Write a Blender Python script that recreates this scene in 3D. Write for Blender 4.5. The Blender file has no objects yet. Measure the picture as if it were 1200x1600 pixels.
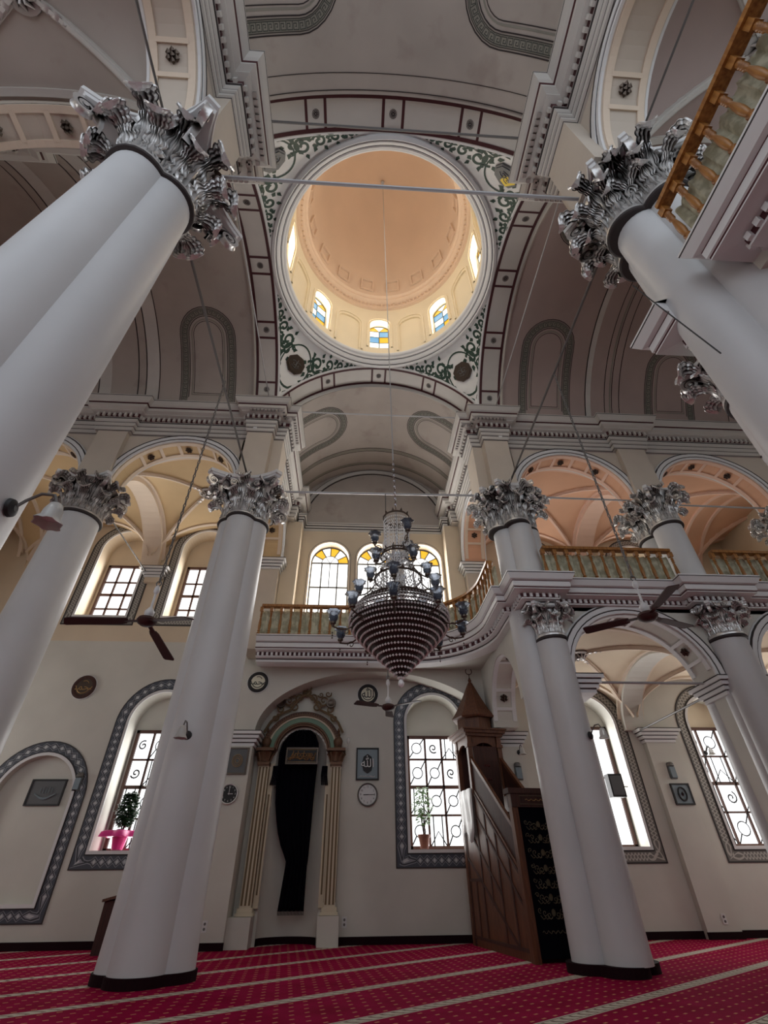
import bpy, math, random
from math import sin, cos, pi, sqrt, radians as R, atan2, hypot
from mathutils import Vector, Matrix
random.seed(7)
SC = bpy.context.scene
COL = SC.collection

# ------------------------------------------------------------------ camera, light, exposure
cam_d = bpy.data.cameras.new('camera'); cam = bpy.data.objects.new('camera', cam_d); COL.objects.link(cam)
cam_d.sensor_fit = 'HORIZONTAL'; cam_d.sensor_width = 36; cam_d.lens = 36 * 729 / 1200
cam_d.clip_start = 0.02; cam_d.clip_end = 200
def _cam():
    def d(px, py):
        return Vector((px - 600, 800 - py, 729)).normalized()
    z = d(590, -130); y = d(548, 1373); y = (y - z * z.dot(y)).normalized(); x = y.cross(z)
    if x[0] < 0: x = -x
    # rows x,y,z give camera -> building coordinates
    M = Matrix((x, y, z))
    c0, c1, c2 = M.col[0], M.col[1], M.col[2]
    m = Matrix.Identity(4)
    for i in range(3):
        m[i][0] = c0[i]; m[i][1] = c1[i]; m[i][2] = -c2[i]
    m.translation = Vector((0, 0, 1.0))
    return m
cam.matrix_world = _cam()
SC.camera = cam
SC.view_settings.view_transform = 'Standard'; SC.view_settings.look = 'None'
SC.view_settings.gamma = 1; SC.view_settings.use_curve_mapping = False
SC.view_settings.exposure = 0.18
W = bpy.data.worlds.new('sky'); SC.world = W; W.use_nodes = True
bg = W.node_tree.nodes['Background']; bg.inputs[0].default_value = (0.84, 0.91, 1.0, 1); bg.inputs[1].default_value = 1.15
def area(name, loc, rot, sx, sy, power, col=(1, 1, 1), spread=180):
    l = bpy.data.lights.new(name, 'AREA'); l.shape = 'RECTANGLE'; l.size = sx; l.size_y = sy; l.energy = power; l.color = col
    l.spread = R(spread)
    o = bpy.data.objects.new(name, l); o.location = loc; o.rotation_euler = rot; COL.objects.link(o); return o
# daylight coming through the eight drum windows
for _k in range(8):
    _a = 2 * pi * _k / 8
    _l = area('drum_daylight', (0.40 + 2.50 * sin(_a), 5.25 + 2.50 * cos(_a), 13.7), (0, 0, 0), .4, 1.3, 15, (1.0, .97, .90))
    _l.rotation_euler = (Vector((0.40, 5.25, 13.9)) - Vector(_l.location)).to_track_quat('-Z', 'Y').to_euler()
    _l.visible_camera = False

def window_daylight(x, y, z, w, h, d, rad):
    # daylight entering at a window: d = direction into the room
    l = area('window_daylight', (x, y, z), (0, 0, 0), w, h, rad * pi * w * h, (1.0, .985, .96))
    l.rotation_euler = (Vector(d)).to_track_quat('-Z', 'Y').to_euler()
    l.visible_camera = False

# ------------------------------------------------------------------ node helpers and materials
class G:
    def __init__(s, name):
        s.m = bpy.data.materials.new(name); s.m.use_nodes = True; s.t = s.m.node_tree; s.n = s.t.nodes; s.l = s.t.links
        s.b = s.n['Principled BSDF']
    def put(s, sock, v):
        if hasattr(v, 'links') or isinstance(v, bpy.types.NodeSocket): s.l.new(v, sock)
        else:
            if isinstance(v, (tuple, list)) and len(v) == 3 and sock.type == 'RGBA': v = (*v, 1)
            sock.default_value = v
    def f(s, op, a, b=0.0, c=0.0):
        n = s.n.new('ShaderNodeMath'); n.operation = op
        s.put(n.inputs[0], a); s.put(n.inputs[1], b); s.put(n.inputs[2], c); return n.outputs[0]
    def mix(s, fac, a, b):
        n = s.n.new('ShaderNodeMix'); n.data_type = 'RGBA'
        s.put(n.inputs[0], fac); s.put(n.inputs[6], a); s.put(n.inputs[7], b); return n.outputs[2]
    def noise(s, scale, detail=3, vec=None):
        n = s.n.new('ShaderNodeTexNoise'); n.inputs['Scale'].default_value = scale; n.inputs['Detail'].default_value = detail
        if vec is None: vec = s.obj()
        s.l.new(vec, n.inputs['Vector']); return n.outputs[0]
    def obj(s):
        return s.n.new('ShaderNodeTexCoord').outputs['Object']
    def uv(s):
        x = s.n.new('ShaderNodeSeparateXYZ'); s.l.new(s.n.new('ShaderNodeTexCoord').outputs['UV'], x.inputs[0]); return x.outputs[0], x.outputs[1]
    def ramp(s, v, lo, hi):
        n = s.n.new('ShaderNodeMapRange'); s.put(n.inputs[0], v); n.inputs[1].default_value = lo; n.inputs[2].default_value = hi; return n.outputs[0]
    def bump(s, h, strength, dist=0.01):
        n = s.n.new('ShaderNodeBump'); n.inputs['Strength'].default_value = strength; n.inputs['Distance'].default_value = dist
        s.put(n.inputs['Height'], h); s.l.new(n.outputs[0], s.b.inputs['Normal'])
    def set(s, **k):
        for a, v in k.items(): s.put(s.b.inputs[a.replace('_', ' ')], v)
        return s

def plaster(name, col, var=0.10, rough=0.85, stain=None, bump=0.25):
    g = G(name)
    n = g.noise(0.9, 6); n2 = g.noise(6.0, 4)
    dark = tuple(c * (1 - var) for c in col); lite = tuple(min(1, c * (1 + var * .6)) for c in col)
    c = g.mix(g.ramp(n, .35, .65), dark, lite)
    if stain:
        c = g.mix(g.f('MULTIPLY', g.ramp(g.noise(1.7, 8), .58, .72), .55), c, stain)
    g.set(Base_Color=c, Roughness=rough); g.bump(n2, bump, .006)
    return g.m
def plain(name, col, rough=0.6, metal=0.0, **k):
    g = G(name); g.set(Base_Color=tuple(col), Roughness=rough, Metallic=metal, **k); return g.m
def emit(name, col, st):
    g = G(name); g.set(Base_Color=(.04, .04, .04), Emission_Color=tuple(col), Emission_Strength=st, Roughness=.4); return g.m

M = {}
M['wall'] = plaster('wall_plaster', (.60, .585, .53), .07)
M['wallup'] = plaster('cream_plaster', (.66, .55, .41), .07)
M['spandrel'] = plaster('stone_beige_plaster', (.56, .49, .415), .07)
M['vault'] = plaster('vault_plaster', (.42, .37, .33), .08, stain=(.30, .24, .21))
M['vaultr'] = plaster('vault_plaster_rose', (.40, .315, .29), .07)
M['tawny'] = plaster('tawny_plaster', (.62, .45, .25), .08)
M['peach'] = plaster('peach_plaster', (.70, .40, .26), .07)
M['rib'] = plaster('rib_plaster', (.72, .60, .48), .05)
M['ribp'] = plaster('rib_plaster_peach', (.76, .52, .41), .05)
M['dome'] = plaster('dome_plaster', (.70, .52, .385), .04)
M['drum'] = plaster('drum_plaster', (.80, .69, .50), .04)
M['white'] = plaster('white_paint', (.71, .71, .71), .04, .6)
M['shaft'] = plaster('shaft_paint', (.575, .58, .59), .05, .45, bump=.15)
M['trimw'] = plaster('trim_paint', (.56, .535, .50), .08, .6)
M['trimg'] = plaster('gallery_trim_paint', (.64, .61, .62), .06, .5)
M['pend'] = plaster('pendentive_white', (.80, .80, .78), .06, stain=(.45, .45, .44))
M['maroon'] = plain('maroon_paint', (.055, .006, .010), .6)
M['black'] = plain('black_paint', (.012, .012, .014), .6)
M['line'] = plain('dark_line_paint', (.03, .022, .022), .7)
M['key'] = plain('key_olive_paint', (.06, .065, .055), .7)
M['keybg'] = plaster('key_ground_paint', (.27, .255, .215), .15)
M['green'] = plain('vine_green', (.018, .05, .032), .6)
M['skirt'] = plain('skirting_dark', (.014, .004, .006), .8, Specular_IOR_Level=.1)
M['wood'] = None
M['gold'] = plain('gilt', (.36, .22, .09), .45, .5)
M['goldd'] = plain('dark_gilt', (.13, .065, .035), .5, .4)
M['gilt2'] = plain('dull_gilt', (.17, .115, .06), .6, .3)
M['emb'] = plain('pale_embroidery', (.12, .095, .055), .8)
M['creamp'] = plain('cream_gloss', (.62, .54, .40), .4)
M['greenp'] = plain('sage_paint', (.13, .22, .15), .5)
M['iron'] = plain('iron', (.16, .155, .15), .5, .6)
M['rodw'] = plain('painted_rod', (.42, .42, .43), .45, .3)
M['blackcloth'] = plain('black_velvet', (.003, .003, .006), 1.0, Specular_IOR_Level=.05)
M['brown'] = plain('fan_brown', (.045, .014, .012), .65)
M['porc'] = plain('fan_white', (.65, .65, .65), .4)
M['chrome'] = plain('chrome', (.75, .75, .78), .15, 1.0)
M['bronze'] = plain('bronze_dark', (.10, .075, .06), .35, .8)
M['paper'] = plain('paper_cream', (.78, .76, .60), .7)
M['teal'] = plain('picture_grey_blue', (.22, .28, .31), .6)
M['slate'] = plain('picture_slate', (.10, .105, .11), .5)
M['pot'] = plain('terracotta', (.22, .07, .045), .6)
M['pink'] = plain('pink_wrap', (.72, .03, .26), .35)
M['leafg'] = plain('leaf_green', (.02, .055, .02), .5)
M['leafl'] = plain('leaf_green_light', (.10, .20, .05), .5)
M['pane'] = emit('daylit_pane', (.97, .985, 1.0), 1.6)
M['paneu'] = emit('daylit_pane_high', (.99, .985, .97), 1.8)
M['yellow'] = emit('yellow_stained_glass', (1.0, .50, .01), 1.0)
M['blue'] = emit('blue_stained_glass', (.18, .50, .80), .8)
M['dwhite'] = emit('white_stained_glass', (.93, 1.0, .90), 1.5)
M['lead'] = plain('lead_frame', (.09, .085, .075), .5)
M['frameb'] = plain('brown_window_frame', (.075, .026, .016), .5)
M['marble'] = plaster('sill_marble', (.7, .7, .68), .05, .4)
def _wood(name, a, b, sc=1.0, rough=.35):
    g = G(name); t = g.n.new('ShaderNodeMapping'); t.inputs['Scale'].default_value = (14 * sc, 14 * sc, 1.6 * sc); g.l.new(g.obj(), t.inputs[0])
    n = g.noise(2.2, 6, t.outputs[0]); g.set(Base_Color=g.mix(g.ramp(n, .3, .7), a, b), Roughness=rough); return g.m
M['wood'] = _wood('honey_wood', (.19, .065, .012), (.44, .20, .05))
M['woodd'] = _wood('dark_red_wood', (.028, .007, .005), (.06, .016, .009), rough=.7)
M['woodm'] = _wood('minbar_wood', (.065, .020, .009), (.15, .052, .020), rough=.5)
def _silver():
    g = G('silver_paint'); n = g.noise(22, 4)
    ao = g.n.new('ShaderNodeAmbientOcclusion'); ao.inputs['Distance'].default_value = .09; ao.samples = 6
    g.set(Base_Color=g.mix(g.ramp(ao.outputs[1], .35, .92), (.03, .024, .02), (.74, .73, .72)), Roughness=.30, Metallic=.62)  # creases darkened by occlusion: shade put into the colour
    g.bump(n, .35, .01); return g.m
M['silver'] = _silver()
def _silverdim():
    g = G('silver_paint_aged_shaded'); ao = g.n.new('ShaderNodeAmbientOcclusion'); ao.inputs['Distance'].default_value = .12; ao.samples = 4
    g.set(Base_Color=g.mix(g.ramp(ao.outputs[1], .3, .95), (.03, .024, .02), (.48, .45, .43)), Roughness=.42, Metallic=.5)  # duller silver, with shade in the hollows mixed into the colour
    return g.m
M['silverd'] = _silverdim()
def _floor():
    g = G('carpet'); x = g.n.new('ShaderNodeSeparateXYZ'); g.l.new(g.obj(), x.inputs[0]); X, Y = x.outputs[0], x.outputs[1]
    a = R(36)
    s = g.f('ADD', g.f('MULTIPLY', X, cos(a)), g.f('MULTIPLY', Y, sin(a)))
    n = g.f('ADD', g.f('MULTIPLY', X, -sin(a)), g.f('MULTIPLY', Y, cos(a)))
    k = g.f('ABSOLUTE', g.f('SUBTRACT', g.f('FRACT', g.f('ADD', g.f('DIVIDE', g.f('SUBTRACT', n, 3.66), 1.19), 20.5)), .5))
    stripe = g.f('LESS_THAN', k, .072); edge = g.f('MULTIPLY', g.f('GREATER_THAN', k, .046), g.f('LESS_THAN', k, .054))
    tw = g.f('GREATER_THAN', g.f('SINE', g.f('ADD', g.f('MULTIPLY', s, 46.0), g.f('MULTIPLY', g.f('SINE', g.f('MULTIPLY', n, 26.0)), 2.2))), .55)
    cream = g.mix(g.f('MULTIPLY', tw, g.f('LESS_THAN', k, .04)), (.60, .55, .46), (.22, .15, .13))
    cream = g.mix(edge, cream, (.14, .05, .06))
    nr = g.f('DIVIDE', n, .149); row = g.f('FLOOR', nr)
    su = g.f('FRACT', g.f('ADD', g.f('DIVIDE', s, .17), g.f('MULTIPLY', row, .5)))
    tick = g.f('MULTIPLY', g.f('LESS_THAN', g.f('ABSOLUTE', g.f('SUBTRACT', su, .5)), .15), g.f('LESS_THAN', g.f('ABSOLUTE', g.f('SUBTRACT', g.f('FRACT', nr), .5)), .085))
    red = g.mix(g.ramp(g.noise(3.0, 5), .3, .7), (.24, .002, .032), (.34, .004, .060))
    red = g.mix(g.f('MULTIPLY', g.f('GREATER_THAN', g.noise(60, 2), .56), .35), red, (.20, .004, .03))
    red = g.mix(tick, red, (.58, .26, .15))
    g.set(Base_Color=g.mix(stripe, red, cream), Roughness=1.0, Specular_IOR_Level=.05); g.bump(g.noise(240, 2), .6, .004); return g.m
M['carpet'] = _floor()
def _tile():
    g = G('tile_border'); u, v = g.uv()
    fu = g.f('FRACT', g.f('DIVIDE', u, .15)); tri = g.f('ABSOLUTE', g.f('SUBTRACT', fu, .5))       # 0..0.5
    d = g.f('ABSOLUTE', g.f('SUBTRACT', g.f('ABSOLUTE', g.f('SUBTRACT', v, .5)), g.f('MULTIPLY', g.f('SUBTRACT', .5, tri), .62)))
    zig = g.f('LESS_THAN', d, .055); dia = g.f('LESS_THAN', g.f('ADD', g.f('MULTIPLY', tri, .9), g.f('ABSOLUTE', g.f('SUBTRACT', v, .5))), .17)
    edge = g.f('GREATER_THAN', g.f('ABSOLUTE', g.f('SUBTRACT', v, .5)), .44)
    corner = g.f('GREATER_THAN', g.f('SUBTRACT', g.f('ABSOLUTE', g.f('SUBTRACT', v, .5)), g.f('MULTIPLY', g.f('SUBTRACT', .5, tri), .62)), .12)
    c = g.mix(zig, (.24, .25, .28), (.03, .035, .045)); c = g.mix(dia, c, (.50, .51, .52)); c = g.mix(corner, c, (.05, .06, .08)); c = g.mix(edge, c, (.05, .06, .08))
    g.set(Base_Color=c, Roughness=.4); return g.m
M['tile'] = _tile()
def _tile2():
    g = G('stencil_border'); u, v = g.uv()
    w = g.f('SINE', g.f('MULTIPLY', u, 42.0)); d = g.f('ABSOLUTE', g.f('SUBTRACT', v, g.f('ADD', .5, g.f('MULTIPLY', w, .26))))
    d2 = g.f('ABSOLUTE', g.f('SUBTRACT', v, g.f('SUBTRACT', .5, g.f('MULTIPLY', w, .26))))
    c = g.mix(g.f('LESS_THAN', g.f('MINIMUM', d, d2), .09), (.17, .165, .15), (.45, .43, .39))
    c = g.mix(g.f('GREATER_THAN', g.f('ABSOLUTE', g.f('SUBTRACT', v, .5)), .45), c, (.04, .04, .04))
    g.set(Base_Color=c, Roughness=.7); return g.m
M['stencil'] = _tile2()
def _fabric():
    g = G('gallery_curtain_cloth'); u, v = g.uv()
    n = g.noise(9, 5); g.set(Base_Color=g.mix(g.ramp(n, .42, .6), (.40, .39, .27), (.66, .65, .50)), Roughness=.6, Transmission_Weight=.15)
    g.bump(g.noise(30, 3), .5, .01); return g.m
M['cloth'] = _fabric()
def _glass():
    g = G('smoked_tulip_glass'); g.set(Base_Color=(.10, .12, .16), Roughness=.15, Transmission_Weight=.45, IOR=1.2, Alpha=.85); return g.m
M['tulip'] = _glass()
M['basket'] = plain('basket_bronze', (.05, .03, .025), .5, .5)
def _crystal():
    g = G('crystal'); g.set(Base_Color=(.93, .93, .93), Roughness=.12, Metallic=.1); return g.m
M['crystal'] = _crystal()
M['frost'] = plain('frosted_glass', (.62, .62, .60), .3, 0, Transmission_Weight=.3)

# ------------------------------------------------------------------ mesh helpers
class MB:
    def __init__(s): s.v = []; s.f = []; s.m = []; s.u = []
    def face(s, pts, mi=0, uv=None):
        b = len(s.v); s.v += [tuple(p) for p in pts]; s.f.append(tuple(range(b, b + len(pts)))); s.m.append(mi); s.u.append(uv)
    def grid(s, P, mi=0, closeu=False, closev=False, uvf=None):
        # P[i][j] points
        b = len(s.v); nu = len(P); nv = len(P[0])
        for r in P: s.v += [tuple(p) for p in r]
        for i in range(nu - (0 if closeu else 1)):
            for j in range(nv - (0 if closev else 1)):
                i2 = (i + 1) % nu; j2 = (j + 1) % nv
                s.f.append((b + i * nv + j, b + i2 * nv + j, b + i2 * nv + j2, b + i * nv + j2)); s.m.append(mi if not callable(mi) else mi(i, j))
                s.u.append(None if uvf is None else (uvf(i, j), uvf(i + 1, j), uvf(i + 1, j + 1), uvf(i, j + 1)))
    def box(s, c, d, rz=0, mi=0, M4=None):
        x, y, z = d[0] / 2, d[1] / 2, d[2] / 2; b = len(s.v)
        for q in ((-x, -y, -z), (x, -y, -z), (x, y, -z), (-x, y, -z), (-x, -y, z), (x, -y, z), (x, y, z), (-x, y, z)):
            p = Vector(q)
            if rz: p = Matrix.Rotation(rz, 3, 'Z') @ p
            if M4: p = M4 @ p
            s.v.append((p[0] + c[0], p[1] + c[1], p[2] + c[2]))
        for f in ((0, 3, 2, 1), (4, 5, 6, 7), (0, 1, 5, 4), (1, 2, 6, 5), (2, 3, 7, 6), (3, 0, 4, 7)):
            s.f.append(tuple(b + i for i in f)); s.m.append(mi); s.u.append(None)
        return s
    def prism(s, poly, z0, z1, mi=0, T=None):
        T = T or (lambda x, y, z: (x, y, z)); n = len(poly)
        lo = [T(x, y, z0) for x, y in poly]; hi = [T(x, y, z1) for x, y in poly]
        s.face(lo[::-1], mi); s.face(hi, mi)
        for i in range(n): s.face([lo[i], lo[(i + 1) % n], hi[(i + 1) % n], hi[i]], mi)
        return s
    def lathe(s, prof, seg=24, c=(0, 0, 0), mi=0, rf=None, T=None):
        T = T or (lambda x, y, z: (x, y, z))
        P = []
        for r, z in prof:
            row = []
            for k in range(seg):
                a = 2 * pi * k / seg; rr = r * (rf(a, z) if rf else 1)
                row.append(T(c[0] + rr * cos(a), c[1] + rr * sin(a), c[2] + z))
            P.append(row)
        b = len(s.v); s.grid(P, mi, closev=True)
        n = seg
        if prof[0][0] > 1e-4: s.f.append(tuple(b + k for k in range(n))[::-1]); s.m.append(mi if not callable(mi) else 0); s.u.append(None)
        if prof[-1][0] > 1e-4: s.f.append(tuple(b + (len(prof) - 1) * n + k for k in range(n))); s.m.append(mi if not callable(mi) else 0); s.u.append(None)
        return s
    def tube(s, path, r, seg=8, mi=0, closed=False):
        pts = [Vector(p) for p in path]; n = len(pts); P = []; up = None
        for i, p in enumerate(pts):
            if closed: t = pts[(i + 1) % n] - pts[i - 1]
            else: t = pts[min(i + 1, n - 1)] - pts[max(i - 1, 0)]
            if t.length < 1e-9: t = Vector((0, 0, 1))
            t.normalize()
            if up is None: up = t.cross(Vector((0, 0, 1)) if abs(t.z) < .9 else Vector((1, 0, 0))).normalized()
            a = (up - t * up.dot(t)).normalized(); b = t.cross(a); up = a
            rr = r[i] if isinstance(r, (list, tuple)) else r
            P.append([p + (a * cos(2 * pi * k / seg) + b * sin(2 * pi * k / seg)) * rr for k in range(seg)])
        base = len(s.v); s.grid(P, mi, closeu=closed, closev=True)
        if not closed:
            s.f.append(tuple(base + k for k in range(seg))[::-1]); s.m.append(mi); s.u.append(None)
            s.f.append(tuple(base + (n - 1) * seg + k for k in range(seg))); s.m.append(mi); s.u.append(None)
        return s
    def oct(s, c, r, mi=0, h=None):
        h = h or r; b = len(s.v); x, y, z = c
        s.v += [(x + r, y, z), (x, y + r, z), (x - r, y, z), (x, y - r, z), (x, y, z + h), (x, y, z - h)]
        for f in ((0, 1, 4), (1, 2, 4), (2, 3, 4), (3, 0, 4), (1, 0, 5), (2, 1, 5), (3, 2, 5), (0, 3, 5)):
            s.f.append(tuple(b + i for i in f)); s.m.append(mi); s.u.append(None)
    def add(s, o, T=None, mi=None):
        b = len(s.v); s.v += [tuple(T @ Vector(p)) if T else p for p in o.v]
        s.f += [tuple(b + i for i in f) for f in o.f]; s.m += o.m if mi is None else [mi] * len(o.f); s.u += o.u; return s
    def mesh(s, name, mats, smooth=None):
        me = bpy.data.meshes.new(name); me.from_pydata(s.v, [], s.f)
        for m in (mats if isinstance(mats, (list, tuple)) else [mats]): me.materials.append(M[m] if isinstance(m, str) else m)
        me.polygons.foreach_set('material_index', s.m)
        if any(u is not None for u in s.u):
            L = me.uv_layers.new(name='uv'); i = 0
            for p, u in zip(me.polygons, s.u):
                for k, li in enumerate(p.loop_indices): L.data[li].uv = u[k] if u else (0, 0)
        if smooth is not None:
            me.polygons.foreach_set('use_smooth', [True] * len(me.polygons))
            try: me.set_sharp_from_angle(angle=R(smooth))
            except Exception: pass
        me.update(); return me
    def build(s, name, mats, parent=None, smooth=None, loc=None, rz=0, tags=None):
        o = bpy.data.objects.new(name, s.mesh(name, mats, smooth)); COL.objects.link(o)
        if parent: o.parent = parent
        if loc: o.location = loc
        if rz: o.rotation_euler = (0, 0, rz)
        if tags: tag(o, *tags)
        return o
def tag(o, label=None, cat=None, group=None, kind=None):
    if label: o['label'] = label
    if cat: o['category'] = cat
    if group: o['group'] = group
    if kind: o['kind'] = kind
    return o
def thing(name, label, cat, loc=(0, 0, 0), rz=0, group=None):
    o = bpy.data.objects.new(name, None); COL.objects.link(o); o.location = loc; o.rotation_euler = (0, 0, rz)
    o.empty_display_size = .1
    return tag(o, label, cat, group)
def copy_tree(o, parent=None):
    c = o.copy(); COL.objects.link(c)
    if parent: c.parent = parent
    for ch in list(o.children): copy_tree(ch, c)
    return c
def inst(me, name, parent, mat4, label=None):
    o = bpy.data.objects.new(name, me); COL.objects.link(o); o.parent = parent; o.matrix_local = mat4
    if label: o['label'] = label
    return o
_tn = [0]
def struct(mb, name, mats, smooth=None):
    o = mb.build(name, mats, smooth=smooth); o['kind'] = 'structure'; return o
def trim(mb, mats, smooth=None):
    _tn[0] += 1; return struct(mb, 'trim_%d' % _tn[0], mats, smooth)

CX, CY, CZ = 0.40, 5.25, 9.45         # crossing centre and the springing of the great arches
ZC = 10.5                              # top of the main cornice
PX, PY = 2.95, 3.10                    # pier offsets from the crossing centre
C2 = 6.45                              # second column offset
YW = 12.0                              # the far wall
Q = {'NL': (-1, -1), 'FL': (-1, 1), 'NR': (1, -1), 'FR': (1, 1)}

def offs(path, d, closed=False):
    # mitred offset of a 2D polyline; +d is to the right of travel
    n = len(path); out = []
    for i in range(n):
        p = path[i]
        a = path[i - 1] if (i > 0 or closed) else None; b = path[(i + 1) % n] if (i < n - 1 or closed) else None
        def nr(q, r):
            dx, dy = r[0] - q[0], r[1] - q[1]; L = hypot(dx, dy) or 1; return (dy / L, -dx / L)
        if a is None: N = nr(p, b); k = 1
        elif b is None: N = nr(a, p); k = 1
        else:
            n1, n2 = nr(a, p), nr(p, b); N = (n1[0] + n2[0], n1[1] + n2[1]); L = hypot(*N) or 1; N = (N[0] / L, N[1] / L)
            k = 1 / max(.3, N[0] * n1[0] + N[1] * n1[1])
        out.append((p[0] + N[0] * d * k, p[1] + N[1] * d * k))
    return out
def sweep(mb, path, prof, closed=False, T=None):
    # prof: list of (out, z, material of the segment that starts here)
    T = T or (lambda x, y, z: (x, y, z))
    lines = [[T(x, y, z) for x, y in offs(path, o, closed)] for o, z, m in prof]
    n = len(path)
    for k in range(len(prof) - 1):
        for i in range(n if closed else n - 1):
            j = (i + 1) % n
            mb.face([lines[k][i], lines[k][j], lines[k + 1][j], lines[k + 1][i]], prof[k][2])
    if not closed:
        mb.face([l[0] for l in lines]); mb.face([l[-1] for l in lines][::-1])
def dentils(mb, path, o, z0, z1, depth, w, pitch, mi):
    P = offs(path, o)
    for a, b in zip(P, P[1:]):
        dx, dy = b[0] - a[0], b[1] - a[1]; L = hypot(dx, dy)
        if L < .05: continue
        n = max(1, int(L / pitch)); t = atan2(dy, dx)
        for k in range(n):
            q = (k + .5) / n
            mb.box((a[0] + dx * q + sin(t) * depth / 2, a[1] + dy * q - cos(t) * depth / 2, (z0 + z1) / 2), (w, depth, z1 - z0), t, mi)
def PA(axis):
    return (lambda u, c, z: (u, c, z)) if axis == 'Y' else (lambda u, c, z: (c, u, z))
def archpts(u, hw, spring, rise, seg=24):
    return [(u - hw * cos(pi * k / seg), spring + rise * sin(pi * k / seg)) for k in range(seg + 1)]
def wallp(mb, axis, c0, c1, u0, u1, z0, z1, ops, mi=0, mr=None, seg=24):
    P = PA(axis); mr = mi if mr is None else mr
    def q(ua, ub, za, zb, zc, zd, m=mi):   # ua: za..zd  ub: zb..zc
        for c in (c0, c1): mb.face([P(ua, c, za), P(ub, c, zb), P(ub, c, zc), P(ua, c, zd)], m)
    cur = u0
    for (u, hw, sill, spring, rise) in sorted(ops):
        q(cur, u - hw, z0, z0, z1, z1)
        A = archpts(u, hw, spring, rise, seg)
        for a, b in zip(A, A[1:]):
            q(a[0], b[0], a[1], b[1], z1, z1)
            mb.face([P(a[0], c0, a[1]), P(b[0], c0, b[1]), P(b[0], c1, b[1]), P(a[0], c1, a[1])], mr)
        s = max(sill, z0)
        if sill > z0:
            q(u - hw, u + hw, z0, z0, sill, sill)
            mb.face([P(u - hw, c0, sill), P(u + hw, c0, sill), P(u + hw, c1, sill), P(u - hw, c1, sill)], mr)
        for e in (-hw, hw):
            if spring > s: mb.face([P(u + e, c0, s), P(u + e, c0, spring), P(u + e, c1, spring), P(u + e, c1, s)], mr)
        cur = u + hw
    q(cur, u1, z0, z0, z1, z1)
    for z in (z0, z1):
        if z == z0 and any(o[2] <= z0 for o in ops): 
            cur = u0
            for (u, hw, sill, spring, rise) in sorted(ops):
                if sill <= z0:
                    mb.face([P(cur, c0, z), P(u - hw, c0, z), P(u - hw, c1, z), P(cur, c1, z)], mi); cur = u + hw
            mb.face([P(cur, c0, z), P(u1, c0, z), P(u1, c1, z), P(cur, c1, z)], mi)
        else: mb.face([P(u0, c0, z), P(u1, c0, z), P(u1, c1, z), P(u0, c1, z)], mi)
    for u in (u0, u1): mb.face([P(u, c0, z0), P(u, c1, z0), P(u, c1, z1), P(u, c0, z1)], mi)
def strips(mb, axis, c, path, ST, sgn=-1, closed=False):
    # flat bands that follow a path (u,z) on a wall plane; ST = (w0, w1, projection, material); +w is to the right of travel
    P = PA(axis)
    L = [0]
    for a, b in zip(path, path[1:] + (path[:1] if closed else [])): L.append(L[-1] + hypot(b[0] - a[0], b[1] - a[1]))
    n = len(path)
    for w0, w1, pr, m in ST:
        A, B = offs(path, w0, closed), offs(path, w1, closed); cf = c + sgn * pr
        for i in range(n if closed else n - 1):
            j = (i + 1) % n
            mb.face([P(A[i][0], cf, A[i][1]), P(A[j][0], cf, A[j][1]), P(B[j][0], cf, B[j][1]), P(B[i][0], cf, B[i][1])], m, ((L[i], 0), (L[i + 1], 0), (L[i + 1], 1), (L[i], 1)))
            if pr > .004:
                for S in (A, B):
                    mb.face([P(S[i][0], c, S[i][1]), P(S[j][0], c, S[j][1]), P(S[j][0], cf, S[j][1]), P(S[i][0], cf, S[i][1])], m)
def opening_path(u, hw, sill, spring, rise, seg=24, legs=True):
    A = archpts(u, hw, spring, rise, seg)
    return ([(u - hw, sill)] if legs else []) + A + ([(u + hw, sill)] if legs else [])
# travelling left foot -> crown -> right foot, the outside of the arch is on the LEFT, so outward widths are negative

# ------------------------------------------------------------------ floor
mb = MB(); mb.box((0.4, 4.5, -.1), (23, 16.5, .2)); struct(mb, 'floor', 'carpet')

# ------------------------------------------------------------------ great vaults (barrels), transverse arches
def barrel(axis, c, cz, rad, t0, t1, amax, mat, n=40, nt=1):
    mb = MB(); P = []
    for k in range(nt + 1):
        t = t0 + (t1 - t0) * k / nt
        row = []
        for i in range(n + 1):
            a = -amax + 2 * amax * i / n; u = c + rad * sin(a); z = cz + rad * cos(a)
            row.append((u, t, z) if axis == 'Y' else (t, u, z))
        P.append(row)
    mb.grid(P); b2 = []
    for k in (0, 1):
        t = (t0, t1)[k]; row = []
        for i in range(n + 1):
            a = -amax + 2 * amax * i / n; u = c + (rad + .2) * sin(a); z = cz + (rad + .2) * cos(a)
            row.append((u, t, z) if axis == 'Y' else (t, u, z))
        b2.append(row)
    mb.grid(b2)
    return struct(mb, 'ceiling', mat, 40)
RV = 2.86
vaults = {}
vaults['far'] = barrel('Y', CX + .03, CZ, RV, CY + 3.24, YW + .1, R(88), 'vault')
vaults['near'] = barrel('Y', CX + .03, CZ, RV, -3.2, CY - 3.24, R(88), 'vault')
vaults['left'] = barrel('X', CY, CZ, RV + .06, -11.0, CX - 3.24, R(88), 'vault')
vaults['right'] = barrel('X', CY, CZ, RV + .06, CX + 3.24, 11.8, R(88), 'vaultr')

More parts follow.
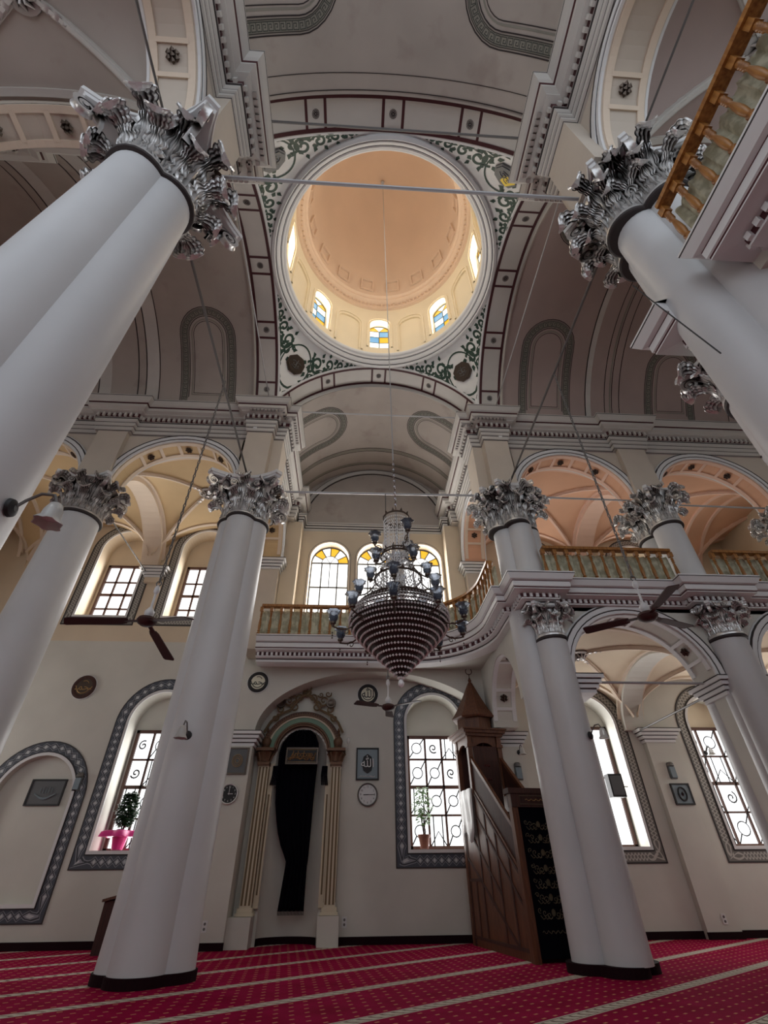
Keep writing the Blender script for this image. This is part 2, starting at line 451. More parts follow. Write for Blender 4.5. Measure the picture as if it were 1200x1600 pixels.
def vmap(axis, c, rad):
    # (s along the arc from crown, t along the axis, height above surface towards the room)
    def f(s, t, h=.004):
        a = s / rad; u = c + (rad - h) * sin(a); z = CZ + (rad - h) * cos(a)
        return (u, t, z) if axis == 'Y' else (t, u, z)
    return f
def paint(mb, mp, path, w, mi=0, closed=False, h=.004, side=None, uv=False):
    A = offs(path, -w / 2 if side is None else side[0], closed); B = offs(path, w / 2 if side is None else side[1], closed); n = len(path)
    for i in range(n if closed else n - 1):
        j = (i + 1) % n
        mb.face([mp(*A[i], h), mp(*A[j], h), mp(*B[j], h), mp(*B[i], h)], mi)
def dense(path, step=.12, closed=False):
    out = []
    P = path + (path[:1] if closed else [])
    for a, b in zip(P, P[1:]):
        n = max(1, int(hypot(b[0] - a[0], b[1] - a[1]) / step))
        out += [(a[0] + (b[0] - a[0]) * k / n, a[1] + (b[1] - a[1]) * k / n) for k in range(n)]
    if not closed: out.append(path[-1])
    return out
def meander(path, w, pitch):
    # greek key along a polyline, returns list of open polylines in the same 2D space
    L = [0]
    for a, b in zip(path, path[1:]): L.append(L[-1] + hypot(b[0] - a[0], b[1] - a[1]))
    tot = L[-1]; n = int(tot / pitch); pt = tot / n
    def at(s, o):
        s = max(0, min(tot - 1e-6, s)); i = 0
        while i < len(L) - 2 and L[i + 1] < s: i += 1
        a, b = path[i], path[i + 1]; q = (s - L[i]) / (L[i + 1] - L[i] or 1); dx, dy = b[0] - a[0], b[1] - a[1]; l = hypot(dx, dy) or 1
        return (a[0] + dx * q + dy / l * o, a[1] + dy * q - dx / l * o)
    cell = [(0, -.5), (.0, .5), (.8, .5), (.8, -.22), (.36, -.22), (.36, .14), (.56, .14)]
    out = []
    for k in range(n):
        out.append([at((k + x) * pt, y * w) for x, y in cell])
        out.append([at((k + 0) * pt, -.5 * w), at((k + 1) * pt, -.5 * w)])
    return out
def frame_panel(vault, axis, c, rad, tc, hw, side, a0, a1, hwin=.0, key=True, mats=('key', 'keybg', 'line', 'keybg')):
    """an arched painted frame on a barrel: foot at angle a0 (near the cornice), rounded end towards the crown at a1"""
    mp = vmap(axis, c, rad)
    s0, s1 = rad * a0 * side, rad * a1 * side; d = 1 if s1 > s0 else -1
    def U(w):
        h = hw - w; e = s1 - d * hw; pts = [(s0 + d * w, tc - h)]
        pts += [(e + d * h * sin(pi * k / 14), tc - h * cos(pi * k / 14)) for k in range(15)] + [(s0 + d * w, tc + h)]
        return pts
    mb = MB()
    B = [dense(U(w), .15) for w in (0, .045, .19, .235, .34)]
    ctr = dense(U(.118), .04)
    paint(mb, mp, ctr, .17, 1, h=.003)
    for w, t in ((.012, .02), (.045, .010), (.19, .010), (.225, .02)):
        paint(mb, mp, dense(U(w), .12), t, 2, h=.005)
    for seg in meander(ctr, .10, .115): paint(mb, mp, seg, .013, 0, h=.005)
    inner = dense(U(.30), .12, True); paint(mb, mp, inner, .03, 3, True, h=.004)
    paint(mb, mp, dense(U(.345), .12, True), .015, 2, True, h=.004)
    o = mb.build('painted_frame', mats, vault); return o
for tc in (-4.02 + 0, -8.2):
    frame_panel(vaults['left'], 'X', CY, RV + .06, tc, .70, 1, R(68), R(19))
    frame_panel(vaults['left'], 'X', CY, RV + .06, tc, .70, -1, R(68), R(19))
for tc in (4.80, 8.25):
    for sd in (1, -1): frame_panel(vaults['right'], 'X', CY, RV + .06, tc, .70, sd, R(68), R(17 if tc < 6 else 26))
for sd in (1, -1):
    frame_panel(vaults['far'], 'Y', CX + .03, RV, 9.72, .78, sd, R(68), R(19))
    frame_panel(vaults['near'], 'Y', CX + .03, RV, .52, .74, sd, R(68), R(20))
def vault_lines(vault, axis, c, rad, ts, mat='line'):
    mb = MB(); mp = vmap(axis, c, rad)
    for t, w, m in ts:
        p = [(rad * R(a), t) for a in range(-84, 85, 6)]; paint(mb, mp, p, w, m, h=.004 if m == 0 else .003)
    mb.build('painted_line', [mat, 'trimw', 'keybg'], vault)
vault_lines(vaults['left'], 'X', CY, RV + .06, [(-5.25, .02, 0), (-5.42, .3, 1), (-5.58, .03, 0), (-5.78, .03, 0), (-6.6, .3, 1), (-6.75, .03, 0), (-6.95, .02, 0)])
vault_lines(vaults['right'], 'X', CY, RV + .06, [(5.92, .03, 0), (6.0, .14, 1), (6.45, .02, 0), (6.60, .04, 2), (6.65, .02, 0), (6.85, .02, 0), (9.9, .02, 0), (10.2, .03, 0)])
vault_lines(vaults['far'], 'Y', CX + .03, RV, [(10.95, .02, 0), (11.02, .10, 2), (11.09, .02, 0), (11.66, .10, 2), (11.72, .02, 0)])
vault_lines(vaults['near'], 'Y', CX + .03, RV, [(1.95, .015, 0), (1.72, .012, 0)])
# transverse arch bands of the crossing: soffit, inner face, maroon frames
def band(axis, c, sgn, pos):
    t0, t1 = pos, pos + sgn * .58; RB = 3.0; mb = MB(); n = 44; am = R(86)
    def T(a, r, t):
        u = c + r * sin(a); z = CZ + r * cos(a); return (u, t, z) if axis == 'Y' else (t, u, z)
    prof = [(RB + .28, t0 - sgn * .0), (RB + .10, t0 - sgn * .0), (RB + .10, t0 - sgn * .04), (RB + .02, t0 - sgn * .04), (RB, t0 - sgn * .01), (RB, t0), (RB, t1), (RV, t1), (RV, t1 + sgn * .03)]
    P = [[T(-am + 2 * am * i / n, r, t) for i in range(n + 1)] for r, t in prof]; mb.grid(P, mi=lambda i, j: 1 if i < 5 else (0 if i < 7 else 2))
    o = trim(mb, ['trimw', 'white', 'vault'], 40)
    # painted frames
    pb = MB()
    def mp(s, t, h=.004):
        a = s / RB; return T(a, RB - h, t)
    tm = (t0 + t1) / 2; 
    for t in (t0 + sgn * .045, t1 - sgn * .045): paint(pb, mp, [(RB * R(a), t) for a in range(-84, 85, 4)], .065, 0, h=.005)
    k = 0; s = 0
    marks = []
    pitch = 1.50; sq = .32
    for i in range(-2, 3):
        s = i * pitch
        for e in (-sq / 2 - .03, sq / 2 + .03): paint(pb, mp, [(s + e, t0 + sgn * .06), (s + e, t1 - sgn * .06)], .055, 0, h=.005)
        marks.append(s)
    pb.build('maroon_frame', 'maroon', o)
    rb = MB()
    for s in marks:
        for q in range(8):
            a = q * pi / 4; ring = [(s + .034 * cos(a) + .022 * cos(b * pi / 3), tm + .034 * sin(a) + .022 * sin(b * pi / 3)) for b in range(6)]
            paint(rb, mp, ring, .009, 0, True, h=.006)
        paint(rb, mp, [(s + .07 * cos(b * pi / 8), tm + .07 * sin(b * pi / 8)) for b in range(16)], .008, 0, True, h=.006)
    rb.build('painted_rosette', 'line', o)
H = 2.66
band('Y', CX, 1, CY + H); band('Y', CX, -1, CY - H); band('X', CY, -1, CX - H); band('X', CY, 1, CX + H)

# ------------------------------------------------------------------ pendentives, ring, drum, dome
RS = sqrt(H * H + 9.0)
def pz(x, y): return CZ + sqrt(max(0, RS * RS - x * x - y * y))
mbp = MB(); n = 64; nr = 14; P = []
for k in range(n * 4 + 1):
    a = 2 * pi * k / (n * 4); ca, sa = cos(a), sin(a); rmax = min(H / max(abs(ca), 1e-6), H / max(abs(sa), 1e-6)); r0 = 2.6
    P.append([(CX + (r0 + (rmax - r0) * (j / nr)) * ca, CY + (r0 + (rmax - r0) * (j / nr)) * sa, pz((r0 + (rmax - r0) * (j / nr)) * ca, (r0 + (rmax - r0) * (j / nr)) * sa)) for j in range(nr + 1)])
mbp.grid(P); pend = struct(mbp, 'ceiling', 'pend', 60)
mb = MB()
def ringprof(mb, prof, seg=72):
    P = [[(CX + r * cos(2 * pi * k / seg), CY + r * sin(2 * pi * k / seg), z) for k in range(seg)] for r, z, m in prof]
    mb.grid(P, closev=True, mi=lambda i, j: prof[i][2])
ringprof(mb, [(2.66, 12.47, 0), (2.64, 12.38, 0), (2.58, 12.36, 0), (2.56, 12.40, 1), (2.55, 12.41, 0), (2.53, 12.40, 0), (2.49, 12.43, 0), (2.46, 12.50, 1), (2.45, 12.50, 0), (2.42, 12.50, 0), (2.40, 12.55, 0), (2.38, 12.56, 0), (2.34, 12.60, 0), (2.34, 12.66, 0), (2.40, 12.70, 0)])
trim(mb, ['white', 'line'], 50)
# drum wall with eight windows and eight blind niches
RD = 2.36; ZD0, ZD1 = 12.6, 15.05
mb = MB()
def DT(a0):
    # local (s tangential, z, d outward) -> world at azimuth a0 measured from +Y clockwise
    def f(s, d, z):
        a = a0 + s / RD; return (CX + (RD + d) * sin(a), CY + (RD + d) * cos(a), z)
    return f
seg = 2 * pi * RD / 16
for k in range(16):
    a0 = 2 * pi * k / 16; f = DT(a0); win = k % 2 == 0
    hw = .28 if win else .33; z0 = 12.95 if win else 12.75; spr = 14.15 if win else 14.05; d = .28 if win else .05
    A = archpts(0, hw, spr, hw * (1 if win else .85), 12)
    nn = 6
    for e0, e1 in ((-seg / 2, -hw), (hw, seg / 2)):
        for q in range(3):
            sa, sb = e0 + (e1 - e0) * q / 3, e0 + (e1 - e0) * (q + 1) / 3; mb.face([f(sa, 0, ZD0), f(sb, 0, ZD0), f(sb, 0, ZD1), f(sa, 0, ZD1)])
    for a, b in zip(A, A[1:]):
        mb.face([f(a[0], 0, a[1]), f(b[0], 0, b[1]), f(b[0], 0, ZD1), f(a[0], 0, ZD1)]); mb.face([f(a[0], 0, ZD0), f(b[0], 0, ZD0), f(b[0], 0, z0), f(a[0], 0, z0)])
        mb.face([f(a[0], 0, a[1]), f(b[0], 0, b[1]), f(b[0], d, b[1]), f(a[0], d, a[1])])
        if not win: mb.face([f(a[0], d, z0), f(b[0], d, z0), f(b[0], d, b[1]), f(a[0], d, a[1])])
        mb.face([f(a[0], 0, z0), f(b[0], 0, z0), f(b[0], d, z0), f(a[0], d, z0)])
    for e in (-hw, hw): mb.face([f(e, 0, z0), f(e, d, z0), f(e, d, spr), f(e, 0, spr)])
    # hood mould and engaged pilaster strip
    O = [(-hw - .05, z0)] + archpts(0, hw + .05, spr, hw + .05, 12) + [(hw + .05, z0)]
    I = offs(O, -.05)
    for i in range(len(O) - 1):
        mb.face([f(O[i][0], -.03, O[i][1]), f(O[i + 1][0], -.03, O[i + 1][1]), f(I[i + 1][0], -.03, I[i + 1][1]), f(I[i][0], -.03, I[i][1])])
        for Z_ in (O, I): mb.face([f(Z_[i][0], -.03, Z_[i][1]), f(Z_[i + 1][0], -.03, Z_[i + 1][1]), f(Z_[i + 1][0], 0, Z_[i + 1][1]), f(Z_[i][0], 0, Z_[i][1])])
drum = struct(mb, 'wall_drum', 'drum', 40)
for k in range(8):
    a0 = 2 * pi * k / 8; f = DT(a0); fr = MB(); hw = .28; spr = 14.15; z0 = 12.95; dd = .24
    rows = [12.95, 13.25, 13.55, 13.85, 14.15]
    g = MB(); pat = [[2, 0], [1, 2], [2, 0], [1, 2], [0, 1]]
    pat = [[1, 0], [2, 2], [1, 0], [2, 1]]
    for r in range(4):
        for c in range(2):
            s0, s1 = (-hw, 0) if c == 0 else (0, hw)
            g.face([f(s0, dd, rows[r]), f(s1, dd, rows[r]), f(s1, dd, rows[r + 1]), f(s0, dd, rows[r + 1])], [[1, 0], [2, 2], [1, 0], [2, 1]][r][c] if k % 2 == 0 else [[0, 2], [1, 0], [2, 1], [1, 2]][r][c])
    A = archpts(0, hw, spr, hw, 12)
    for i, (a, b) in enumerate(zip(A, A[1:])): g.face([f(0, dd, spr), f(a[0], dd, a[1]), f(b[0], dd, b[1])], 0 if i in (0, 1, 2, 3) else (2 if i in (4, 5, 6, 7) else 0))
    _n = MB()
    for c in (-hw, 0, hw): _n.tube([f(c, dd - .01, z0), f(c, dd - .01, spr)], .013, 4)
    for z in rows: _n.tube([f(-hw, dd - .01, z), f(0, dd - .01, z), f(hw, dd - .01, z)], .010, 4)
    _n.tube([f(x, dd - .01, z) for x, z in A], .016, 4); _n.tube([f(0, dd - .01, spr), f(-.12, dd - .01, spr + .2)], .008, 4); _n.tube([f(0, dd - .01, spr), f(.12, dd - .01, spr + .2)], .008, 4)
    o = g.build('window_%d' % (k + 1), ['yellow', 'blue', 'dwhite']); o['kind'] = 'structure'
    _n.build('window_frame', 'lead', o)
mb = MB()
ringprof(mb, [(2.36, 14.98, 0), (2.30, 15.0, 0), (2.30, 15.06, 0), (2.26, 15.08, 0), (2.26, 15.14, 0), (2.18, 15.22, 0), (2.14, 15.24, 0), (2.14, 15.32, 0), (2.08, 15.36, 0), (2.08, 15.42, 0), (2.12, 15.44, 0)])
for k in range(110):
    a = 2 * pi * k / 110; mb.box((CX + 2.24 * cos(a), CY + 2.24 * sin(a), 15.11), (.06, .055, .07), a)
trim(mb, ['dome'], 40)
mb = MB(); P = []; ND = 96
zk = [15.4 + (3.25) * sin(pi / 2 * i / 24) for i in range(25)]
for i in range(25):
    t = pi / 2 * i / 24; P.append([(CX + 2.10 * cos(t) * cos(2 * pi * k / ND), CY + 2.10 * cos(t) * sin(2 * pi * k / ND), 15.4 + 3.25 * sin(t)) for k in range(ND)])
mb.grid(P, closev=True); dome = struct(mb, 'ceiling', 'dome', 60)
mb = MB()
for k in range(16):      # square sunk frames around the foot of the dome: raised rims
    a = 2 * pi * (k + .5) / 16
    def DP(s, z, h):
        t = math.asin((z - 15.4) / 3.25); r = 2.10 * cos(t) - h; aa = a + s / 2.05; return (CX + r * sin(aa), CY + r * cos(aa), z)
    rim = [(-.21, 15.62), (.21, 15.62), (.21, 16.15), (-.21, 16.15)]
    O = offs(rim, .0, True); I = offs(rim, -.05, True)
    for i in range(4):
        j = (i + 1) % 4
        mb.face([DP(*O[i], .055), DP(*O[j], .055), DP(*I[j], .055), DP(*I[i], .055)])
        mb.face([DP(*O[i], .0), DP(*O[j], .0), DP(*O[j], .055), DP(*O[i], .055)]); mb.face([DP(*I[i], .0), DP(*I[j], .0), DP(*I[j], .055), DP(*I[i], .055)])
mb.build('dome_panel', 'dome', dome)
# scrolling vines and medallions painted in relief on the pendentives
def PM(q):
    sx, sy = q
    def f(u, v, h=.01):
        # u across the pendentive (along the ring), v from ring (0) out to the corner (~1.1)
        a0 = atan2(sy, sx); r = 2.68 + v; a = a0 + u / 2.9; x, y = r * cos(a), r * sin(a)
        d = sqrt(x * x + y * y + (pz(x, y) - CZ) ** 2); k = (RS - h) / d
        x, y = max(-H + .02, min(H - .02, x)), max(-H + .02, min(H - .02, y))
        return (CX + x, CY + y, pz(x, y) - h)
    return f
def spiral(c, r0, turns, a0, dirn, n=26):
    return [(c[0] + r0 * (1 - .85 * i / n) * cos(a0 + dirn * 2 * pi * turns * i / n), c[1] + r0 * (1 - .85 * i / n) * sin(a0 + dirn * 2 * pi * turns * i / n)) for i in range(n + 1)]
for qn, q in Q.items():
    f = PM(q); mb = MB()
    for sg in (-1, 1):
        # main stem hugging the arch side of the pendentive
        stem = [(sg * (.12 + .05 * sin(i)), .98 - .0 * i) for i in range(1)]
        stem = [(sg * x, y) for x, y in [(.03, 1.0), (.16, .93), (.30, .78), (.42, .62), (.60, .47), (.80, .36), (1.02, .27), (1.25, .20), (1.50, .14), (1.75, .09)]]
        paint(mb, f, dense(stem, .08), .07, 0)
        for (cx_, cy_, r_, tr, a_, d_) in [(.50, .30, .17, 1.4, .6, 1), (.80, .20, .13, 1.3, 2.4, -1), (1.12, .13, .10, 1.3, .8, 1), (1.42, .08, .07, 1.2, 2.2, -1), (.36, .42, .13, 1.1, 3.6, 1)]:
            p = [(sg * x, y) for x, y in spiral((cx_, cy_), r_, tr, a_, d_)]
            paint(mb, f, p, .05, 0)
            c = (sg * cx_, cy_)
            for b in range(5):
                an = b * 1.26 + a_; x0, y0 = c[0] + r_ * 1.0 * cos(an), c[1] + r_ * 1.0 * sin(an)
                lf = [(x0, y0), (x0 + .05 * cos(an + .5), y0 + .05 * sin(an + .5)), (x0 + .10 * cos(an), y0 + .10 * sin(an))]
                mb.face([f(x, y, .012) for x, y in [(x0, y0), (x0 + .06 * cos(an + .8), y0 + .06 * sin(an + .8)), (x0 + .12 * cos(an), y0 + .12 * sin(an)), (x0 + .06 * cos(an - .8), y0 + .06 * sin(an - .8))]], 0)
        for (x, y) in stem[1:7]:
            for w in (-1, 1):
                an = 1.2 * w; mb.face([f(x + a, y + b, .014) for a, b in [(0, 0), (.08, .06 * w), (.16 * sg, .13 * w), (0, .11 * w)]], 0)
    mb.build('painted_vine', 'green', pend)

# ------------------------------------------------------------------ main entablature
def quad_path(sx, sy, x_end, y_end):
    base = [(x_end, 2.91), (C2 + .42, 2.91), (C2 + .42, 2.78), (C2 - .42, 2.78), (C2 - .42, 2.91), (3.22, 2.91), (3.22, 2.66), (2.61, 2.66), (2.61, 2.91), (2.37, 2.91), (2.37, 3.57), (2.58, 3.57)]
    if sy > 0: base += [(2.58, 6.05), (2.40, 6.05), (2.40, y_end)]
    else: base += [(2.58, y_end)]
    p = [(CX + sx * x, CY + sy * y) for x, y in base]
    if sx * sy > 0: p = p[::-1]
    return p       # the room side is on the right of travel
ENT = [(-.5, 9.58, 0), (0, 9.58, 1), (.004, 9.60, 0), (.03, 9.61, 0), (.03, 9.70, 1), (.03, 9.72, 0), (.055, 9.73, 0), (.055, 9.82, 1), (.055, 9.84, 0), (.08, 9.86, 0), (.08, 9.94, 1), (.10, 9.955, 0), (.10, 9.97, 2), (.10, 10.10, 0), (.20, 10.12, 0), (.20, 10.15, 0), (.28, 10.18, 0), (.28, 10.27, 2), (.29, 10.29, 2), (.295, 10.31, 0), (.33, 10.34, 0), (.38, 10.46, 1), (.385, 10.475, 0), (.385, 10.50, 0), (-.8, 10.50, 0)]
ends = {'NL': (11.4, 8.3), 'FL': (11.4, 6.75), 'NR': (11.4, 8.3), 'FR': (11.4, 6.75)}
for qn, (sx, sy) in Q.items():
    path = quad_path(sx, sy, *ends[qn]); mb = MB()
    sweep(mb, path, ENT)
    o = trim(mb, ['trimw', 'line', 'maroon'])
    d = MB(); dentils(d, path, .10, 9.985, 10.09, .045, .055, .12, 0); d.build('dentil_course', ['trimw'], o)
    # egg-and-dart ornament under the corona on the pier blocks only
    bl = [(3.22, 2.66), (2.61, 2.66), (2.61, 2.91), (2.37, 2.91), (2.37, 3.57)]; bp = [(CX + sx * x, CY + sy * y) for x, y in bl]
    if sx * sy > 0: bp = bp[::-1]
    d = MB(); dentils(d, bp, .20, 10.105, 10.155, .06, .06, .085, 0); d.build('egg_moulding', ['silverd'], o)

# ------------------------------------------------------------------ posts above capitals, arcade walls of the upper storey
def plus(e, w, c):   # plus shaped outline: ext e, arm half-width w, core c
    h = [(e, -w), (e, w), (c, w), (c, c), (w, c), (w, e)]
    pts = []
    for k in range(4):
        a = k * pi / 2
        for x, y in [(e, -w), (e, w), (c, w), (c, c), (w, c)]: pts.append((x * cos(a) - y * sin(a), x * sin(a) + y * cos(a)))
    return pts
for qn, (sx, sy) in Q.items():
    x, y = CX + sx * PX, CY + sy * PY
    mb = MB()
    for a, b, c, d in ((2.375, 3.05, 2.915, 3.565), (2.615, 3.215, 2.665, 3.45)): mb.box((CX + sx * (a + b) / 2, CY + sy * (c + d) / 2, 8.81), (b - a, d - c, 1.58))
    trim(mb, ['spandrel'])
    x2 = CX + sx * C2; mb = MB(); mb.box((x2, CY + sy * 3.1, 8.8), (.70, .62, 1.6)); trim(mb, ['spandrel'])
ARCH_ST = [(-.0, -.055, .035, 1), (-.055, -.075, .036, 2), (-.075, -.16, .05, 1), (-.16, -.185, .055, 2), (-.185, -.215, .02, 1)]
def arcade_y(y0, y1, xa, xb, z0, z1, centres, hw, rise, wm, tm, name, faces=(-1,)):
    mb = MB(); ops = [(c, hw, z0, z0, rise) for c in centres]
    wallp(mb, 'Y', y0, y1, xa, xb, z0, z1, ops, 0, 1)
    o = struct(mb, name, [wm, tm])
    tb = MB()
    for c in centres:
        for fc in faces: strips(tb, 'Y', y0 if fc < 0 else y1, opening_path(c, hw, z0, z0, rise, legs=False), [(a, b, p, m) for a, b, p, m in ARCH_ST], fc)
    tb.build('archivolt', ['white', 'white', 'line'], o)
    return o
def soffit_panels(par, axis, c0, c1, uc, hw, zs, rise, mat, rim, nsq=(50, 90, 130)):
    """raised rims of the coffers on an arch soffit, with a rosette in each small square"""
    P = PA(axis); mb = MB(); rb = MB()
    def f(a, c, h):
        return P(uc - (hw - h) * cos(a), c, zs + (rise - h) * sin(a))
    cm, dc = (c0 + c1) / 2, abs(c1 - c0) / 2
    for c in (cm - dc * .78, cm + dc * .78):
        Pq = [[f(R(a), c - .045, .025), f(R(a), c + .045, .025)] for a in range(4, 177, 5)]; mb.grid(Pq)
        for e in (-.045, .045): mb.grid([[f(R(a), c + e, 0), f(R(a), c + e, .025)] for a in range(4, 177, 5)])
    for s in nsq:
        for e in (-10, 10):
            a = R(s + e); b = R(s + e + 3)
            mb.face([f(a, cm - dc * .7, .03), f(b, cm - dc * .7, .03), f(b, cm + dc * .7, .03), f(a, cm + dc * .7, .03)])
            mb.face([f(a, cm - dc * .7, .0), f(a, cm + dc * .7, .0), f(a, cm + dc * .7, .03), f(a, cm - dc * .7, .03)])
            mb.face([f(b, cm - dc * .7, .0), f(b, cm + dc * .7, .0), f(b, cm + dc * .7, .03), f(b, cm - dc * .7, .03)])
        for k in range(6):
            q = k * pi / 3; A = R(s) + .045 * cos(q) / hw * 1.2; C_ = cm + .06 * sin(q); p = f(A, C_, .03); rb.oct(p, .04)
        rb.oct(f(R(s), cm, .04), .04)
    mb.build('soffit_rim', rim, par); rb.build('stucco_rosette', 'bronze', par)
zs = 8.05; bc = (PX + C2) / 2
W_up = {}
for qn, (sx, sy) in Q.items():
    y0 = CY + sy * 2.92; y1 = CY + sy * 3.42
    cs = [CX + sx * bc, CX + sx * (C2 + 1.75)]
    xa, xb = sorted((CX + sx * 3.35, CX + sx * 11.3))
    inner = 'spandrel' if sy < 0 else ('tawny' if sx < 0 else 'peach')
    o = arcade_y(y0, y1, xa, xb, zs, 9.9, cs, 1.38, 1.36, 'spandrel', inner, 'wall_' + {'NL': 'near_left_arcade', 'FL': 'far_left_arcade', 'NR': 'near_right_arcade', 'FR': 'far_right_arcade'}[qn], (-sy, sy))
    for c in cs: soffit_panels(o, 'Y', y0, y1, c, 1.38, zs, 1.36, inner, 'rib' if sx < 0 else 'ribp', (52, 90, 128))
# side walls of the near and far arms (planes X = const) with one arched opening each
for qn, (sx, sy) in Q.items():
    x0 = CX + sx * 2.62; x1 = CX + sx * 3.22
    inner = 'spandrel' if sy < 0 else ('tawny' if sx < 0 else 'peach')
    if sy > 0: ya, yb, c, hw, rise = CY + PY + .45, YW, 10.12, 1.12, 1.25
    else: ya, yb, c, hw, rise = -3.2, CY - PY - .45, .70, 1.0, 1.32
    mb = MB(); wallp(mb, 'X', x0, x1, ya, yb, zs, 9.9, [(c, hw, zs, zs, rise)], 0, 1)
    o = struct(mb, 'wall_' + {'NL': 'near_arm_left', 'FL': 'far_arm_left', 'NR': 'near_arm_right', 'FR': 'far_arm_right'}[qn], ['spandrel', inner])
    tb = MB()
    for cc, sg in ((x0, -sx), (x1, sx)): strips(tb, 'X', cc, opening_path(c, hw, zs, zs, rise, legs=False), ARCH_ST, sg)
    tb.build('archivolt', ['white', 'white', 'line'], o)
    soffit_panels(o, 'X', x0, x1, c, hw, zs, rise, 'spandrel', 'rib', (58, 122) if sy < 0 else (40, 90, 140))

# ------------------------------------------------------------------ groin vaults of the corner bays
def groin(x0, x1, y0, y1, zs, rise, mat, rib, n=28, rosette=True):
    xc, yc, hx, hy = (x0 + x1) / 2, (y0 + y1) / 2, (x1 - x0) / 2, (y1 - y0) / 2
    def z(x, y):
        a = max(0, 1 - ((x - xc) / hx) ** 2); b = max(0, 1 - ((y - yc) / hy) ** 2); return zs + rise * sqrt(max(a, b))
    mb = MB(); S = [-cos(pi * i / n) for i in range(n + 1)]
    P = [[(xc + hx * s, yc + hy * t, z(xc + hx * s, yc + hy * t)) for t in S] for s in S]; mb.grid(P)
    o = struct(mb, 'ceiling', mat, 30)
    rb = MB()
    for sg in (-1, 1):
        for off, w, h in ((-.0, .10, .04), (.0, .05, .065)):
            path = []
            for i in range(n + 1):
                s = -cos(pi * i / n) * .985; path.append((xc + hx * s, yc + sg * hy * s, s))
            L, Rr, L2, R2 = [], [], [], []
            nx, ny = -sg * hy, hx; l = hypot(nx, ny); nx /= l; ny /= l
            for x, y, s in path:
                zz = zs + rise * sqrt(max(0, 1 - s * s)) - h
                L.append((x + nx * w / 2, y + ny * w / 2, zz)); Rr.append((x - nx * w / 2, y - ny * w / 2, zz)); L2.append((x + nx * w / 2, y + ny * w / 2, zz + h + .05)); R2.append((x - nx * w / 2, y - ny * w / 2, zz + h + .05))
            rb.grid([L2, L, Rr, R2])
    for fix, rng in ((0, 1), (1, 1)):
        for sg in (-1, 1):
            # edge ribs just inside each wall arch
            P1 = []
            for dd, hh in ((.0, .0), (.0, .05), (.09, .05), (.09, .0)):
                row = []
                for i in range(n + 1):
                    s = -cos(pi * i / n) * .97
                    if fix == 0: row.append((xc + hx * s, yc + sg * (hy * .86 - dd), zs + rise * sqrt(max(0, 1 - s * s)) - hh))
                    else: row.append((xc + sg * (hx * .86 - dd), yc + hy * s, zs + rise * sqrt(max(0, 1 - s * s)) - hh))
                P1.append(row)
            rb.grid(P1)
    rb.build('vault_rib', rib, o, 30)
    if rosette:
        r = MB()
        for k in range(12):
            a = k * pi / 6; r.tube([(xc + .04 * cos(a), yc + .04 * sin(a), zs + rise - .07), (xc + .13 * cos(a + .2), yc + .13 * sin(a + .2), zs + rise - .11), (xc + .20 * cos(a), yc + .20 * sin(a), zs + rise - .05)], [.02, .03, .012], 6)
        r.lathe([(.25, 0), (.25, -.03), (.21, -.05), (.05, -.05), (.04, -.12), (.001, -.13)], 20, (xc, yc, zs + rise - .01))
        for sg in (-1, 1):
            for sh in (-1, 1):
                dx, dy = sg * hx, sh * hy; l = hypot(dx, dy); dx /= l; dy /= l
                for q in (.30, .42, .52):
                    r.oct((xc + dx * q, yc + dy * q, zs + rise * sqrt(1 - (q / l) ** 2) - .06), .06 - .02 * (q > .5), 0, .02)
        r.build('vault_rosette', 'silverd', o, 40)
    return o
bay = [(CX - C2, CX - PX), (CX - 9.95, CX - C2), (CX - 13.4, CX - 9.95)]
for i, (a, b) in enumerate(bay): groin(a, b, CY + 3.3, YW, zs, 1.52, 'tawny', 'rib')
for a, b in bay: groin(a, b, -.42, CY - 3.3, zs, 1.5, 'vault', 'trimw')
bayr = [(CX + PX, CX + C2), (CX + C2, CX + 9.95), (CX + 9.95, CX + 13.4)]
for a, b in bayr: groin(a, b, CY + 3.3, YW, zs, 1.52, 'peach', 'ribp')
for a, b in bayr: groin(a, b, -.42, CY - 3.3, zs, 1.5, 'vaultr', 'trimw')

# ------------------------------------------------------------------ far wall
LW = dict(u=-4.60, hw=.70, sill=1.48, spring=3.92, rise=.70)       # lower left window
UW = [(-6.93, .66, 6.62, 8.72, .66), (-4.62, .66, 6.62, 8.80, .66)]
RW = [(5.70, .70, 1.48, 3.92, .70), (9.02, .70, 1.48, 3.92, .70)]
CW = (1.90, .66, 1.46, 3.96, .64)
NI = (-6.85, .80, .66, 2.42, .80)
TH = .55
mb = MB()
xL, xM0, xM1, xR = -10.9, -2.3, 3.4, 11.7
ops = [(LW['u'], LW['hw'], LW['sill'], LW['spring'], LW['rise']), CW] + RW
wallp(mb, 'Y', YW, YW + TH, xL, -7.75, 0, 5.9, [])
wallp(mb, 'Y', YW, YW + TH, -5.90, -1.774, 0, 5.9, [ops[0]])
wallp(mb, 'Y', YW, YW + TH, -.626, xR, 0, 5.9, ops[1:])
